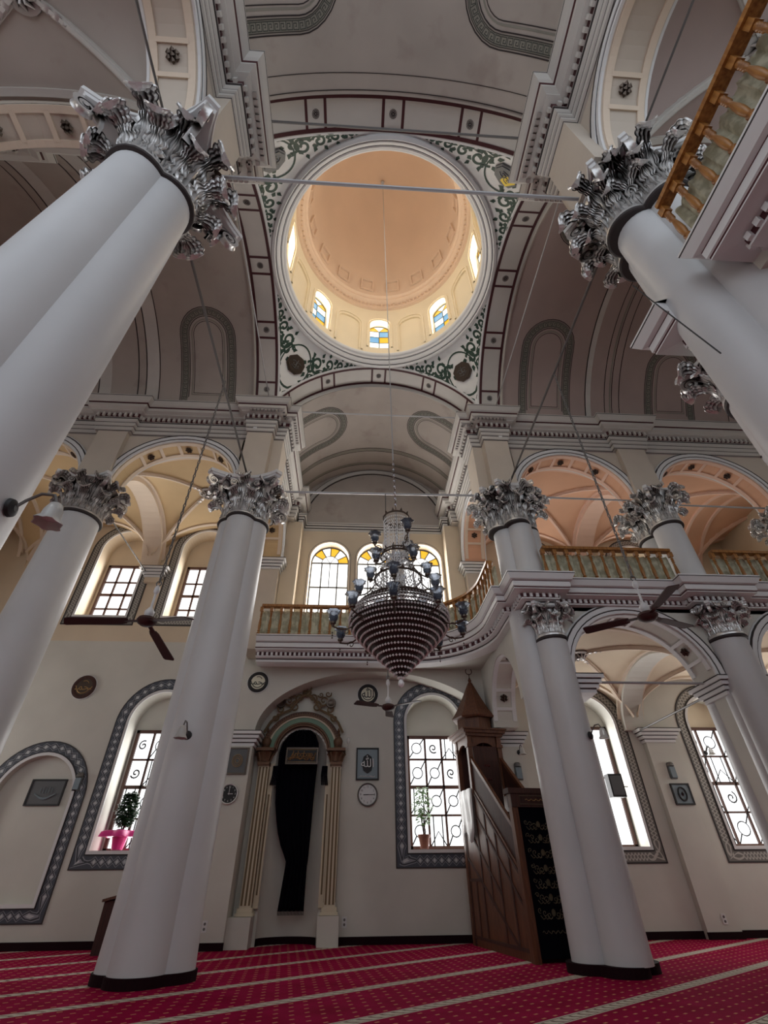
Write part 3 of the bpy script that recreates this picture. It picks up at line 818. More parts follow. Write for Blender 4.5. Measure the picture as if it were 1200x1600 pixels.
# around the blind niche and behind it
wallp(mb, 'Y', YW, YW + .14, -7.75, -5.90, 0, 5.9, [NI]); mb.face([(-7.75, YW + .14, 0), (-5.9, YW + .14, 0), (-5.9, YW + .14, 5.9), (-7.75, YW + .14, 5.9)])
struct(mb, 'wall_far', ['wall'])
mb = MB(); wallp(mb, 'Y', YW, YW + TH, xL, CX - 2.4, 5.9, 9.75, UW); wallp(mb, 'Y', YW, YW + TH, CX + 2.4, xR, 5.9, 9.75, [(5.2, .66, 6.62, 8.6, .66), (8.6, .66, 6.62, 8.6, .66)])
struct(mb, 'wall_far_upper', ['wallup'])
mb = MB(); UF = [(-.90, .575, 6.55, 8.58, .575), (.50, .575, 6.55, 8.58, .575), (1.90, .575, 6.55, 8.58, .575)]
wallp(mb, 'Y', YW, YW + .35, CX - 2.4, CX + 2.4, 5.4, 9.8, UF); struct(mb, 'wall_far_arm', ['wallup'])
mb = MB(); wallp(mb, 'Y', YW + .05, YW + .35, CX - 3.1, CX + 3.1, 9.8, 12.6, []); struct(mb, 'wall_lunette', ['vault'])
# mihrab niche wall: rounded recess
mc, mhw = -1.20, .575
mb = MB(); A = archpts(mc, mhw, 3.2, .60, 20)
for a, b in zip(A, A[1:]):
    mb.face([(a[0], YW, a[1]), (b[0], YW, b[1]), (b[0], YW, 5.9), (a[0], YW, 5.9)])
P = []
for j in range(13):
    z = 3.2 * j / 12; P.append([(mc - mhw * cos(pi * k / 20), YW + .42 * sin(pi * k / 20), z) for k in range(21)])
mb.grid(P)
P = []
for j in range(10):
    q = pi / 2 * j / 9; P.append([(mc - mhw * cos(pi * k / 20) * cos(q), YW + .42 * sin(pi * k / 20) * cos(q), 3.2 + .6 * sin(q)) for k in range(21)])
mb.grid(P)
struct(mb, 'wall_mihrab_niche', ['wall'], 50)

def window_surround(axis, c, W_, mat, sgn=-1, w=.22, sillband=True):
    u, hw, sill, spring, rise = W_
    mb = MB(); p = opening_path(u, hw, sill, spring, rise)
    st = [(-.0, -.06, .03, 1), (-.06, -.075, .032, 2), (-.075, -.075 - w, .012, 0), (-.075 - w, -.095 - w, .014, 2)]
    if sillband: 
        pc = dense(p, .09, True)
        strips(mb, axis, c, pc, st, sgn, closed=True)
    else: strips(mb, axis, c, p, st, sgn)
    _tn[0] += 1
    o = mb.build('trim_%d' % _tn[0], [mat, 'white', 'line']); o['kind'] = 'structure'; return o
window_surround('Y', YW, ops[0], 'tile'); window_surround('Y', YW, CW, 'tile'); window_surround('Y', YW, NI, 'tile', w=.20)
for w_ in RW: window_surround('Y', YW, w_, 'stencil', w=.20)
for w_ in UW: window_surround('Y', YW, w_, 'stencil', w=.18)
for w_ in [(5.2, .66, 6.62, 8.6, .66), (8.6, .66, 6.62, 8.6, .66)]: window_surround('Y', YW, w_, 'stencil', w=.18)

_wn = [8]
def win_rect(u, hw, z0, z1, y, cols, rows, heavy=None, grille=True, label=None, back=None, seed=1, pane='pane', frame='frameb'):
    """rectangular casement set in the back of a deep reveal, plus the plaster above it"""
    _wn[0] += 1; rnd = random.Random(seed)
    g = MB(); g.face([(u - hw, y, z0), (u + hw, y, z0), (u + hw, y, z1), (u - hw, y, z1)])
    o = g.build('window_%d' % _wn[0], pane); o['kind'] = 'structure'
    window_daylight(u, y - .09, (z0 + z1) / 2, 2 * hw, z1 - z0, (0, -1, 0), 4.0 if pane == 'pane' else 5.5)
    f = MB(); ft = .07
    for x in (u - hw, u + hw): f.box((x, y - .03, (z0 + z1) / 2), (ft, .07, z1 - z0 + ft))
    for z in (z0, z1): f.box((u, y - .03, z), (2 * hw + ft, .07, ft))
    xs = cols; zsx = rows
    for x in xs: f.box((u + x * hw, y - .03, (z0 + z1) / 2), (.045, .05, z1 - z0))
    for z in zsx:
        f.box((u, y - .03, z0 + (z1 - z0) * z), (2 * hw, .05, .04 if z != heavy else .07))
    f.build('window_frame', frame, o)
    if grille:
        gr = MB(); yy = y - .05
        zz = sorted([0] + list(rows) + [1]); xx = [-1] + list(cols) + [1]
        for za, zb in zip(zz, zz[1:]):
            for xa, xb in zip(xx, xx[1:]):
                ax, bx = u + xa * hw, u + xb * hw; az, bz = z0 + (z1 - z0) * za, z0 + (z1 - z0) * zb; cxm, czm = (ax + bx) / 2, (az + bz) / 2; r = min(bx - ax, bz - az) * .28
                k = rnd.choice((0, 1, 2))
                if k == 0: gr.tube([(x, yy, z) for x, z in spiral((cxm, czm), r, 1.3, rnd.random() * 6, rnd.choice((-1, 1)), 16)], .016, 4)
                elif k == 1:
                    for e in (-.25, .25): gr.tube([(cxm + e * (bx - ax), yy, az), (cxm + e * (bx - ax), yy, bz)], .014, 4)
                    gr.tube([(ax, yy, az), (cxm, yy, czm), (bx, yy, az)], .014, 4)
                else: gr.tube([(cxm + r * cos(t), yy, czm + r * sin(t)) for t in [i * pi / 8 for i in range(16)]], .012, 4, closed=True); gr.tube([(ax, yy, az), (cxm - r * .7, yy, czm - r * .7)], .014, 4); gr.tube([(bx, yy, bz), (cxm + r * .7, yy, czm + r * .7)], .014, 4)
        gr.build('window_grille', 'black', o)
    if back:
        b = MB(); wallp(b, 'Y', y - .002, y + .08, u - back[0], u + back[0], z1 + .02, back[1], []); 
        for e in (-1, 1): b.box((u + e * (hw + back[0]) / 2, y + .02, (z0 + z1) / 2), (back[0] - hw, .05, z1 - z0 + .1))
        b.build('window_head', back[2], o)
    return o
yb = YW + TH - .06
win_rect(-4.60, .60, 1.50, 3.82, yb, (-.35, .35), (.24, .5, .74), .5, back=(.72, 4.7, 'wall'), seed=3)
win_rect(1.90, .60, 1.50, 3.72, yb, (-.30, .36), (.27, .52, .78), .52, back=(.70, 4.7, 'wall'), seed=5)
win_rect(5.70, .64, 1.50, 3.95, yb, (), (.55,), None, grille=False, back=(.72, 4.7, 'wall'), seed=6)
win_rect(9.02, .62, 1.50, 3.95, yb, (-.45, .35), (.26, .5, .74), .5, back=(.72, 4.7, 'wallup'), seed=9)
for (u, hw, s, sp, rs), sd in zip(UW, (1, 2)):
    win_rect(u, .52, s + .02, 8.40, yb, (-.35, .38), (.22, .47, .70), .47, grille=False, back=(.68, 9.6, 'wallup'), pane='paneu')
for u in (5.2, 8.6): win_rect(u, .52, 6.64, 8.3, yb, (-.35, .38), (.22, .47, .70), .47, grille=False, back=(.68, 9.5, 'wallup'), pane='paneu')
# three round-headed stained windows over the gallery
for (u, hw, s, sp, rs) in UF:
    _wn[0] += 1; y = YW + .30; g = MB(); f = MB(); window_daylight(u, y - .07, (s + sp) / 2 + .2, 2 * hw, sp - s + .4, (0, -1, 0), 5.5)
    g.face([(u - hw, y, s), (u + hw, y, s), (u + hw, y, sp), (u - hw, y, sp)], 1)
    n = 6; ri = .26
    for k in range(n):
        a0, a1 = pi - pi * k / n, pi - pi * (k + 1) / n; am = (a0 + a1) / 2
        po = [(u + hw * cos(a), y, sp + hw * sin(a)) for a in (a0, am, a1)]; pi_ = [(u + ri * cos(a), y, sp + ri * sin(a)) for a in (a1, am, a0)]
        g.face(po + pi_, 0 if k in (1, 3, 5) else 1)
        g.face([(u, y, sp)] + pi_[::-1], 1)
        f.tube([(u + ri * cos(a0), y - .02, sp + ri * sin(a0)), (u + hw * cos(a0), y - .02, sp + hw * sin(a0))], .018, 4)
    f.tube([(u + ri * cos(pi * k / 12), y - .02, sp + ri * sin(pi * k / 12)) for k in range(13)], .013, 4)
    f.tube([(u + hw * cos(pi * k / 16), y - .02, sp + hw * sin(pi * k / 16)) for k in range(17)], .035, 4)
    f.tube([(u, y - .02, sp), (u - .14, y - .02, sp + .22)], .01, 4); f.tube([(u, y - .02, sp), (u + .14, y - .02, sp + .22)], .01, 4)
    for e in (-1, 1): f.box((u + e * hw, y - .02, (s + sp) / 2), (.07, .05, sp - s)); f.box((u + e * hw * .42, y - .02, (s + sp) / 2), (.035, .04, sp - s))
    f.box((u, y - .02, (sp + 7.75) / 2), (.022, .04, sp - 7.75))
    for z in (sp, 7.75, 7.12, s): f.box((u, y - .02, z), (2 * hw, .04, .035 if z != s else .06))
    o = g.build('window_%d' % _wn[0], ['yellow', 'paneu']); o['kind'] = 'structure'; f.build('window_frame', 'lead', o)
    sm = MB(); strips(sm, 'Y', YW, opening_path(u, hw, s, sp, rs), [(0, -.05, .03, 0), (-.05, -.062, .031, 1)], -1); sm.build('window_moulding', ['rib', 'line'], o)
# string course under the lunette, corner pilasters, lunette ring
mb = MB(); path = [(CX - 2.3, YW - .45), (CX - 2.18, YW - .45), (CX - 2.18, YW), (CX + 2.18, YW), (CX + 2.18, YW - .45), (CX + 2.3, YW - .45)]
sweep(mb, path, [(0, 9.58, 0), (.02, 9.6, 0), (.02, 9.66, 1), (.05, 9.675, 0), (.05, 9.74, 1), (.08, 9.755, 0), (.10, 9.80, 1), (.105, 9.815, 0), (.105, 9.86, 0), (-.02, 9.88, 0)]); trim(mb, ['trimw', 'line'])
mb = MB()
for sx in (-1, 1): wallp(mb, 'X', CX + sx * 2.18, CX + sx * 2.62, YW - .45, YW + .02, 5.4, 9.6, [])
trim(mb, ['wallup'])
mb = MB(); strips(mb, 'Y', YW + .05, [(CX + .03 - 2.25 * cos(pi * k / 30), 9.86 + 2.24 * sin(pi * k / 30)) for k in range(31)], [(0, -.03, .02, 1), (-.03, -.16, .05, 0), (-.16, -.19, .03, 1)], -1); trim(mb, ['trimw', 'line'])

# unseen rear wall kept low to block low sky light; open gap above
mb = MB(); wallp(mb, 'Y', -3.3, -3.7, -10.9, 11.7, 0, 4.4, []); struct(mb, 'wall_near', ['wall'])
# end walls of the two side arms, with unseen glowing windows added for light
for sx, nm in ((-1, 'left'), (1, 'right')):
    mb = MB(); x = CX + sx * 11.3
    wallp(mb, 'X', x, x + sx * .4, -3.2, YW + .5, 0, 12.8, [(CY, 1.0, 5.6, 9.2, 1.0), (CY - 4.6, .7, 1.5, 4.0, .7), (CY, .8, 1.5, 4.0, .8), (CY + 5.0, .7, 1.5, 4.0, .7)]); struct(mb, 'wall_' + nm, ['wallup'])
    _wn[0] += 1; g = MB()
    for (u, hw, s, t) in ((CY, 1.0, 5.6, 10.2), (CY - 4.6, .7, 1.5, 4.7), (CY, .8, 1.5, 4.8), (CY + 5.0, .7, 1.5, 4.7)): g.face([(x + sx * .3, u - hw, s), (x + sx * .3, u + hw, s), (x + sx * .3, u + hw, t), (x + sx * .3, u - hw, t)]); window_daylight(x + sx * .2, u, (s + t) / 2, 2 * hw if False else t - s, 2 * hw, (-sx, 0, 0), 5.5)
    o = g.build('window_%d' % _wn[0], 'paneu'); o['kind'] = 'structure'

# ------------------------------------------------------------------ columns and capitals
def leaf_mesh(name, mat, wid=.5, curl=.60, nu=52, nv=22):
    """acanthus leaf: stands at the origin, rises in z, sweeps out towards +x and ends in a scalloped fan, width along y; unit height"""
    sp = [(0, 0), (.00, .18), (.015, .36), (.05, .54), (.13, .71), (.25, .85), (.39, .93), (.52, .93), (.60, .85), (.61, .77)]
    def spine(u):
        t = u * (len(sp) - 1); i = min(int(t), len(sp) - 2); q = t - i
        p0, p1, p2, p3 = sp[max(0, i - 1)], sp[i], sp[i + 1], sp[min(len(sp) - 1, i + 2)]
        f = lambda k: .5 * (2 * p1[k] + (p2[k] - p0[k]) * q + (2 * p0[k] - 5 * p1[k] + 4 * p2[k] - p3[k]) * q * q + (3 * p1[k] - p0[k] - 3 * p2[k] + p3[k]) * q ** 3)
        return f(0) * curl / .60, f(1)
    def half(u):
        if u < .60: return (.74 + .26 * sin(pi * u / .6)) * (1 - .38 * (cos(u / .6 * pi * 3.5) ** 2) ** 2) * (1 - .30 * (u / .6) ** 3)
        t = (u - .60) / .40
        return (.58 + .50 * sin(pi * min(1, t * 1.15) * .52)) * (sqrt(max(.0, 1 - max(0, (t - .45) / .55) ** 2.2)) if t > .45 else 1) * (1 - .20 * (cos(t * pi * 4.5) ** 2) ** 2)
    mb = MB(); F, Bk = [], []
    for i in range(nu + 1):
        u = i / nu; x, z = spine(u); x2, z2 = spine(min(1, u + .03)); x1, z1 = spine(max(0, u - .03)); tx, tz = x2 - x1, z2 - z1; l = hypot(tx, tz) or 1; nx, nz = tz / l, -tx / l
        w = wid * .5 * half(u); r, rb = [], []
        for j in range(nv + 1):
            v = -1 + 2 * j / nv; ww = w * v
            vein = cos(abs(v) * 5.5 * pi - (u * 7 if u < .6 else 0)); cup = -.10 * abs(v) ** 1.6 if u > .6 else -.06 * abs(v) ** 1.5
            dep = cup + .020 * vein * (1 if u > .05 else 0) + (.035 if j == nv // 2 else 0)
            r.append((x + nx * dep, ww, z + nz * dep)); rb.append((x + nx * (dep - .03), ww * .97, z + nz * (dep - .03)))
        F.append(r); Bk.append(rb)
    mb.grid(F); mb.grid([r[::-1] for r in Bk])
    for i in range(nu):
        mb.face([F[i][0], F[i + 1][0], Bk[i + 1][0], Bk[i][0]]); mb.face([F[i][-1], F[i + 1][-1], Bk[i + 1][-1], Bk[i][-1]])
    mb.grid([F[-1], Bk[-1]])
    return mb.mesh(name, mat, 28)
def volute_mesh(name, mat):
    """stalk and scroll, unit size, leaning out towards +x"""
    mb = MB(); n = 30
    pts = [(0.0, 0, -.75), (.04, 0, -.45), (.12, 0, -.18), (.26, 0, -.03)]
    c = (.40, -.22)
    for i in range(n + 1):
        t = i / n; a = pi * .62 - 2 * pi * 1.9 * t; r = .21 * (1 - .86 * t); pts.append((c[0] + r * cos(a), 0, c[1] + r * sin(a)))
    rr = [.03, .04, .05, .055] + [.055 * (1 - .5 * i / n) for i in range(n + 1)]
    P = []
    for k, p in enumerate(pts):
        q0 = pts[max(0, k - 1)]; q1 = pts[min(len(pts) - 1, k + 1)]; tx, tz = q1[0] - q0[0], q1[2] - q0[2]; l = hypot(tx, tz) or 1; nx, nz = -tz / l, tx / l; h = rr[k] * .8; w = .075 * (1 - .2 * k / len(pts))
        P.append([(p[0] + nx * h, -w, p[2] + nz * h), (p[0] + nx * h * .3, 0, p[2] + nz * h * .3), (p[0] + nx * h, w, p[2] + nz * h), (p[0] - nx * h, w, p[2] - nz * h), (p[0] - nx * h, -w, p[2] - nz * h)])
    mb.grid(P, closev=True); mb.lathe([(.001, -.10), (.05, -.09), (.05, .09), (.001, .10)], 10, (0, 0, 0), T=lambda x, y, z: (c[0] + x, z, c[1] + y))
    return mb.mesh(name, mat, 45)
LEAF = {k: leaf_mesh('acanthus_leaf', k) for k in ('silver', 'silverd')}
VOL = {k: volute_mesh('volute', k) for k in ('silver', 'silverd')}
def abacus_poly(e, cut, sag, n=9):
    pts = []
    for k in range(4):
        a = k * pi / 2
        c0 = (e, -e + cut); c1 = (e, e - cut)
        for i in range(n + 1):
            t = i / n; y = c0[1] + (c1[1] - c0[1]) * t; x = e - sag * sin(pi * t) ** .9
            pts.append((x * cos(a) - y * sin(a), x * sin(a) + y * cos(a)))
    return pts
def mat4(x, y, z, rz, s=1, sx=1, sy=1, tilt=0):
    return Matrix.Translation((x, y, z)) @ Matrix.Rotation(rz, 4, 'Z') @ Matrix.Rotation(tilt, 4, 'Y') @ Matrix.Diagonal((s * sx, s * sy, s, 1))
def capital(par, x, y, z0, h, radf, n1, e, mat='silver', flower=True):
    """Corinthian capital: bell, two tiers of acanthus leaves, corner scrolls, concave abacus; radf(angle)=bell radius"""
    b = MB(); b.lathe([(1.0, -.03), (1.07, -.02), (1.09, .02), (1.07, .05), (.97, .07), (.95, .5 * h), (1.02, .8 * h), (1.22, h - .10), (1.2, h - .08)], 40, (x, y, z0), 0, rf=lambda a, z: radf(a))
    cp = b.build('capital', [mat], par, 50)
    nb = MB(); nb.lathe([(1.02, -.055), (1.085, -.045), (1.10, -.02), (1.085, .0), (1.02, .005)], 40, (x, y, z0), 0, rf=lambda a, z: radf(a)); nb.build('neck_ring', 'line', cp, 50)
    ab = MB(); t = h * .085
    lay = [(1.0, h, 0), (1.0, h - t, 0), (.96, h - t, 0), (.93, h - 1.6 * t, 0)]
    pol = abacus_poly(e, e * .13, e * .30)
    for (k0, za, _), (k1, zb, _) in zip(lay, lay[1:]):
        for i in range(len(pol)):
            j = (i + 1) % len(pol); ab.face([(x + pol[i][0] * k0, y + pol[i][1] * k0, z0 + za), (x + pol[j][0] * k0, y + pol[j][1] * k0, z0 + za), (x + pol[j][0] * k1, y + pol[j][1] * k1, z0 + zb), (x + pol[i][0] * k1, y + pol[i][1] * k1, z0 + zb)])
    ab.face([(x + p[0], y + p[1], z0 + h) for p in pol]); ab.face([(x + p[0] * .93, y + p[1] * .93, z0 + h - 1.6 * t) for p in pol][::-1])
    ab.build('abacus', 'white', cp, 30)
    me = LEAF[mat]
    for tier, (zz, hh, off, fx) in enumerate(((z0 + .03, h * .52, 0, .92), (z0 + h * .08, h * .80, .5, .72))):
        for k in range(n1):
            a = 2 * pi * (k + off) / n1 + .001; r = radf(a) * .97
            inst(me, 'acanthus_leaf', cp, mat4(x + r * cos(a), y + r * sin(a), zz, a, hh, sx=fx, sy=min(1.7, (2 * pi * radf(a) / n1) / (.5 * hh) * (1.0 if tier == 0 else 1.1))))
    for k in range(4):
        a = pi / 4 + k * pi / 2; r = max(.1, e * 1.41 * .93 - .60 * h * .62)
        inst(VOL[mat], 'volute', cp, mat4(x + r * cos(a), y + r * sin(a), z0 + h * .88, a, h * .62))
        for sg in (-1, 1):
            a2 = k * pi / 2 + sg * .22; r2 = radf(a2) * 1.02
            inst(VOL[mat], 'volute', cp, mat4(x + r2 * cos(a2), y + r2 * sin(a2), z0 + h * .88, a2 + sg * 1.0, h * .36))
    if flower:
        fl = MB()
        for k in range(4):
            a = k * pi / 2; r = e * .74; c = (x + r * cos(a), y + r * sin(a), z0 + h * .93)
            fl.lathe([(.001, .10), (.03, .10), (.075, .05), (.08, .0), (.04, -.02), (.001, -.02)], 12, (0, 0, 0), 0, rf=lambda q, z: (1 + .25 * cos(6 * q)) * h, T=lambda px, py, pz_, c=c, a=a: (c[0] + pz_ * cos(a) - px * sin(a), c[1] + pz_ * sin(a) + px * cos(a), c[2] + py))
        fl.build('abacus_flower', 'bronze', cp, 40)
    return cp
def quatref(r, o, aspect=1.0):
    def f(a):
        best = 0
        for k in range(4):
            d = a - k * pi / 2
            s = o * sin(d)
            if abs(s) <= r and cos(d) > 0: best = max(best, o * cos(d) + sqrt(r * r - s * s))
        return best or r
    return f
def quatpoly(r, o, n=14):
    # outline of four overlapping lobes; intersection with neighbour lobes along the diagonals
    pts = []
    half = pi / 2 + math.asin(max(-1, min(1, 0)))  # placeholder keeps lobes symmetric
    # angle (in lobe frame) where lobe k meets lobe k+1 (on the 45 degree line)
    # point (o + r cos t, r sin t) with o + r cos t = r sin t
    t1 = math.asin(min(1, o / (r * sqrt(2)))) + pi / 4
    for k in range(4):
        a = k * pi / 2
        for i in range(n + 1):
            t = -t1 + 2 * t1 * i / n; x, y = o + r * cos(t), r * sin(t)
            if i == n: continue
            pts.append((x * cos(a) - y * sin(a), x * sin(a) + y * cos(a)))
    return pts
def shaft_mb(poly, z0, z1, taper, x=0, y=0, seg=10, flare=.0):
    mb = MB(); P = []
    for i in range(seg + 1):
        t = i / seg; k = 1 - taper * t ** 1.5 + flare * max(0, 1 - t * 9) ** 2; P.append([(x + px * k, y + py * k, z0 + (z1 - z0) * t) for px, py in poly])
    mb.grid(P, closev=True); mb.face(P[0][::-1]); mb.face(P[-1]); return mb
def circ(r, n=32): return [(r * cos(2 * pi * k / n), r * sin(2 * pi * k / n)) for k in range(n)]
ZN, ZA = 7.05, 8.04        # neck and top of the great capitals
def left_pier(qn, label):
    sx, sy = Q[qn]; x, y = CX + sx * PX, CY + sy * PY
    t = thing('column', label, 'column', (x, y, 0), group='great piers of the crossing')
    pol = quatpoly(.345, .235); shaft_mb(pol, .10, ZN, .13, flare=.05).build('shaft', 'shaft', t, 35)
    b = MB(); b.prism([(p[0] * 1.10, p[1] * 1.10) for p in pol], 0, .105); b.build('base', 'skirt', t)
    rf = quatref(.345 * .87, .235 * .87)
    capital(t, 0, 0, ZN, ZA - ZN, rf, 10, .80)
    return t
left_pier('NL', 'huge white four-lobed column with silver capital, nearest on the left')
left_pier('FL', 'white four-lobed column with silver capital standing before the wall left of the niche')
ZG0, ZG1 = 4.42, 5.04      # gallery capital
ZGF = 5.50                 # gallery floor top edge
def right_pier(qn, label):
    sx, sy = Q[qn]; x, y = CX + sx * PX, CY + sy * PY
    t = thing('column', label, 'column', (x, y, 0), group='great piers of the crossing')
    pol = quatpoly(.30, .27); b = MB(); b.prism([(.13 + p[0] * 1.06, p[1] * 1.10) for p in pol], 0, .105); b.build('base', 'skirt', t)
    r = .28; oo = .235; sh = .13
    for k, (dx, dy) in enumerate(((-1, 0), (0, -sy), (1, 0), (0, sy))):
        p = circ(r, 28)
        if dy == -sy and dx == 0:
            shaft_mb(circ(.30, 28), .10, ZG0, .08, sh + .09, dy * (oo + .05), flare=.03).build('shaft', 'shaft', t, 40)
            shaft_mb(circ(r * .97, 28), ZGF, ZN, .05, sh, dy * oo).build('shaft', 'shaft', t, 40)
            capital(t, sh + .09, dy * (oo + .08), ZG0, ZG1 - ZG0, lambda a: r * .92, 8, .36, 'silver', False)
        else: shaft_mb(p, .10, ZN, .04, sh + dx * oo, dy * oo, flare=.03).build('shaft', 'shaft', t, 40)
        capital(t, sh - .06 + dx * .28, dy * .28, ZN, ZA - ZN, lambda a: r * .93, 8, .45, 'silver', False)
    return t
right_pier('FR', 'white clustered column at the end of the curved gallery, behind the tall wooden pulpit')
right_pier('NR', 'white clustered column with silver capital at upper right, touching the near balcony')
def second_column(x, y, label, single=True, mat='silverd', lower=None):
    t = thing('column', label, 'column', (x, y, 0), group='second columns of the side arms')
    b = MB(); b.prism(circ(.56 if single else .5, 24), 0, .105); b.build('base', 'skirt', t)
    if single:
        shaft_mb(circ(.49), .10, 7.1, .16).build('shaft', 'shaft', t, 40)
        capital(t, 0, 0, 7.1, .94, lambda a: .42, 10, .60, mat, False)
    else:
        s = 1 if lower == 1 else -1
        for dy in (-.26, .26): shaft_mb(circ(.33, 28), .10, 7.15, .10, 0, dy).build('shaft', 'shaft', t, 40)
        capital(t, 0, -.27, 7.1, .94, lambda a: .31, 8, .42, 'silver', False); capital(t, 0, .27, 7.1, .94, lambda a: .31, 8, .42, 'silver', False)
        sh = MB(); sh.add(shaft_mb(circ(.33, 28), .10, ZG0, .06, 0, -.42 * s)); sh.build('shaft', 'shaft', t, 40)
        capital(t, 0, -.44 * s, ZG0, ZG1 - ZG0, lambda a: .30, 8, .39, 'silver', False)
    return t
for sy, w in ((1, 'far'), (-1, 'near')):
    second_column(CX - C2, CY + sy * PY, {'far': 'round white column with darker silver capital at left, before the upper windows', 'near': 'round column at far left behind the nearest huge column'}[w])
second_column(CX - 9.95, CY + PY, 'outermost round column of the left arcade, beyond the frame edge')
second_column(CX + C2, CY + PY, 'paired white column rising through the right gallery between its two railings', False, lower=1)
second_column(CX + 9.95, CY + PY, 'paired column of the right gallery at the right edge, cut by the frame', False, lower=1)

# ------------------------------------------------------------------ galleries
GP = [(-.3, 4.98, 0), (0, 4.98, 0), (0, 5.03, 2), (0, 5.055, 0), (.10, 5.065, 0), (.10, 5.09, 1), (.10, 5.17, 0), (.27, 5.185, 0), (.27, 5.20, 1), (.27, 5.225, 0), (.285, 5.235, 0), (.285, 5.33, 1), (.285, 5.345, 0), (.33, 5.36, 0), (.38, 5.46, 2), (.385, 5.475, 0), (.385, ZGF, 0), (-.4, ZGF, 0)]
arc = [(CX + .85 + 1.72 * sin(pi / 2 * k / 14) + 0, YW - 1.17 - 1.72 * (1 - cos(pi / 2 * k / 14))) for k in range(15)]
gpath = [(CX - 2.95, YW - 1.17 + .03)] + [(x + 0, y) for x, y in arc] + [(CX + 2.57, 8.35)]
gpath = [(CX - 2.75, YW - 1.17)] + arc + [(CX + 2.57, 8.35), (CX + 2.95, 8.35)]
# crown lines: far arm y=10.53, curve, then the pier block and the run above the right arm
mb = MB(); sweep(mb, gpath, GP); g1 = trim(mb, ['white', 'maroon', 'line'], 30)
d = MB(); dentils(d, gpath, .10, 5.09, 5.165, .035, .05, .105, 0); d.build('dentil_course', 'white', g1)
yb_ = CY + PY - .60
rpath = [(CX + PX - .22, CY + PY), (CX + PX - .22, yb_), (CX + PX + .30, yb_), (CX + PX + .30, yb_ + .22), (CX + C2 - .42, yb_ + .22), (CX + C2 - .42, yb_), (CX + C2 + .42, yb_), (CX + C2 + .42, yb_ + .22), (CX + 9.55, yb_ + .22), (CX + 9.55, yb_), (CX + 10.35, yb_), (CX + 10.35, yb_ + .22), (CX + 11.3, yb_ + .22)]
mb = MB(); sweep(mb, rpath, GP); g2 = trim(mb, ['white', 'maroon', 'line'])
d = MB(); dentils(d, rpath, .10, 5.09, 5.165, .035, .05, .105, 0); d.build('dentil_course', 'white', g2)
# near gallery on the right
yn = CY - PY
for npath in ([(CX + 11.3, 2.33), (CX + 2.84, 2.33), (CX + 2.84, 2.22)], [(CX + 3.4, 1.40), (CX + 2.84, 1.40), (CX + 2.84, -3.2)]):
    mb = MB(); sweep(mb, npath, GP); g3 = trim(mb, ['white', 'maroon', 'line'])
    d = MB(); dentils(d, npath, .10, 5.09, 5.165, .035, .05, .105, 0); d.build('dentil_course', 'white', g3)
# gallery slabs
mb = MB()
mb.prism([(CX - 2.75, YW - 1.1)] + arc + [(CX + 2.6, 8.4), (CX + 2.95, 8.4), (CX + 11.3, 8.0), (CX + 11.3, YW), (CX - 2.75, YW)], 5.06, 5.46)
trim(mb, ['wall'])
mb = MB(); mb.box((CX + 7.2, (yn + .3 - 3.2) / 2, 5.26), (8.5, yn + .3 + 3.2, .40)); trim(mb, ['wall'])
# lower arcade beneath the right gallery, striped imposts
def lower_arcade(y0, y1, xa, xb, centres, hw, name, fc):
    mb = MB(); wallp(mb, 'Y', y0, y1, xa, xb, 3.78, 5.08, [(c, hw, 3.78, 3.78, 1.16) for c in centres], 0, 1); o = struct(mb, name, ['wall', 'wall'])
    tb = MB()
    for c in centres:
        for yy, f in ((y0, -1), (y1, 1)): strips(tb, 'Y', yy, opening_path(c, hw, 3.78, 3.78, 1.16, legs=False), ARCH_ST, f)
    tb.build('archivolt', ['white', 'white', 'line'], o)
    for c in centres: soffit_panels(o, 'Y', y0, y1, c, hw, 3.78, 1.16, 'wall', 'white', (28, 90, 152))
lower_arcade(CY + PY - .38, CY + PY + .2, CX + PX + .1, CX + 11.3, [CX + bc, CX + C2 + 1.75], 1.27, 'wall_right_gallery_arcade', -1)
lower_arcade(CY - PY - .2, CY - PY + .38, CX + PX + .1, CX + 11.3, [CX + bc, CX + C2 + 1.75], 1.27, 'wall_near_gallery_arcade', -1)
def impost(c, half, z0, z1, name='trim'):
    mb = MB(); n = 4; zz = z0
    for k in range(n):
        g = .03 + .045 * k; h = (z1 - z0) / n
        mb.box((c[0], c[1], z0 + h * (k + .5) - .008), (2 * (half[0] + g), 2 * (half[1] + g), h - .016), 0, 0); mb.box((c[0], c[1], z0 + h * (k + 1) - .008), (2 * (half[0] + g) + .01, 2 * (half[1] + g) + .01, .016), 0, 1)
    return trim(mb, ['white', 'line'])
for s in (1, -1):
    yy = CY + s * PY
    for x in (CX + PX + .48, CX + C2 - .02, CX + 9.95): impost((x, yy + .02), (.30, .30), 3.48, 3.78)
    for x in (CX + C2, CX + 9.95): 
        mb = MB(); mb.box((x, yy + .05 * s, 1.74), (.60, .56, 3.48)); trim(mb, ['wall'])
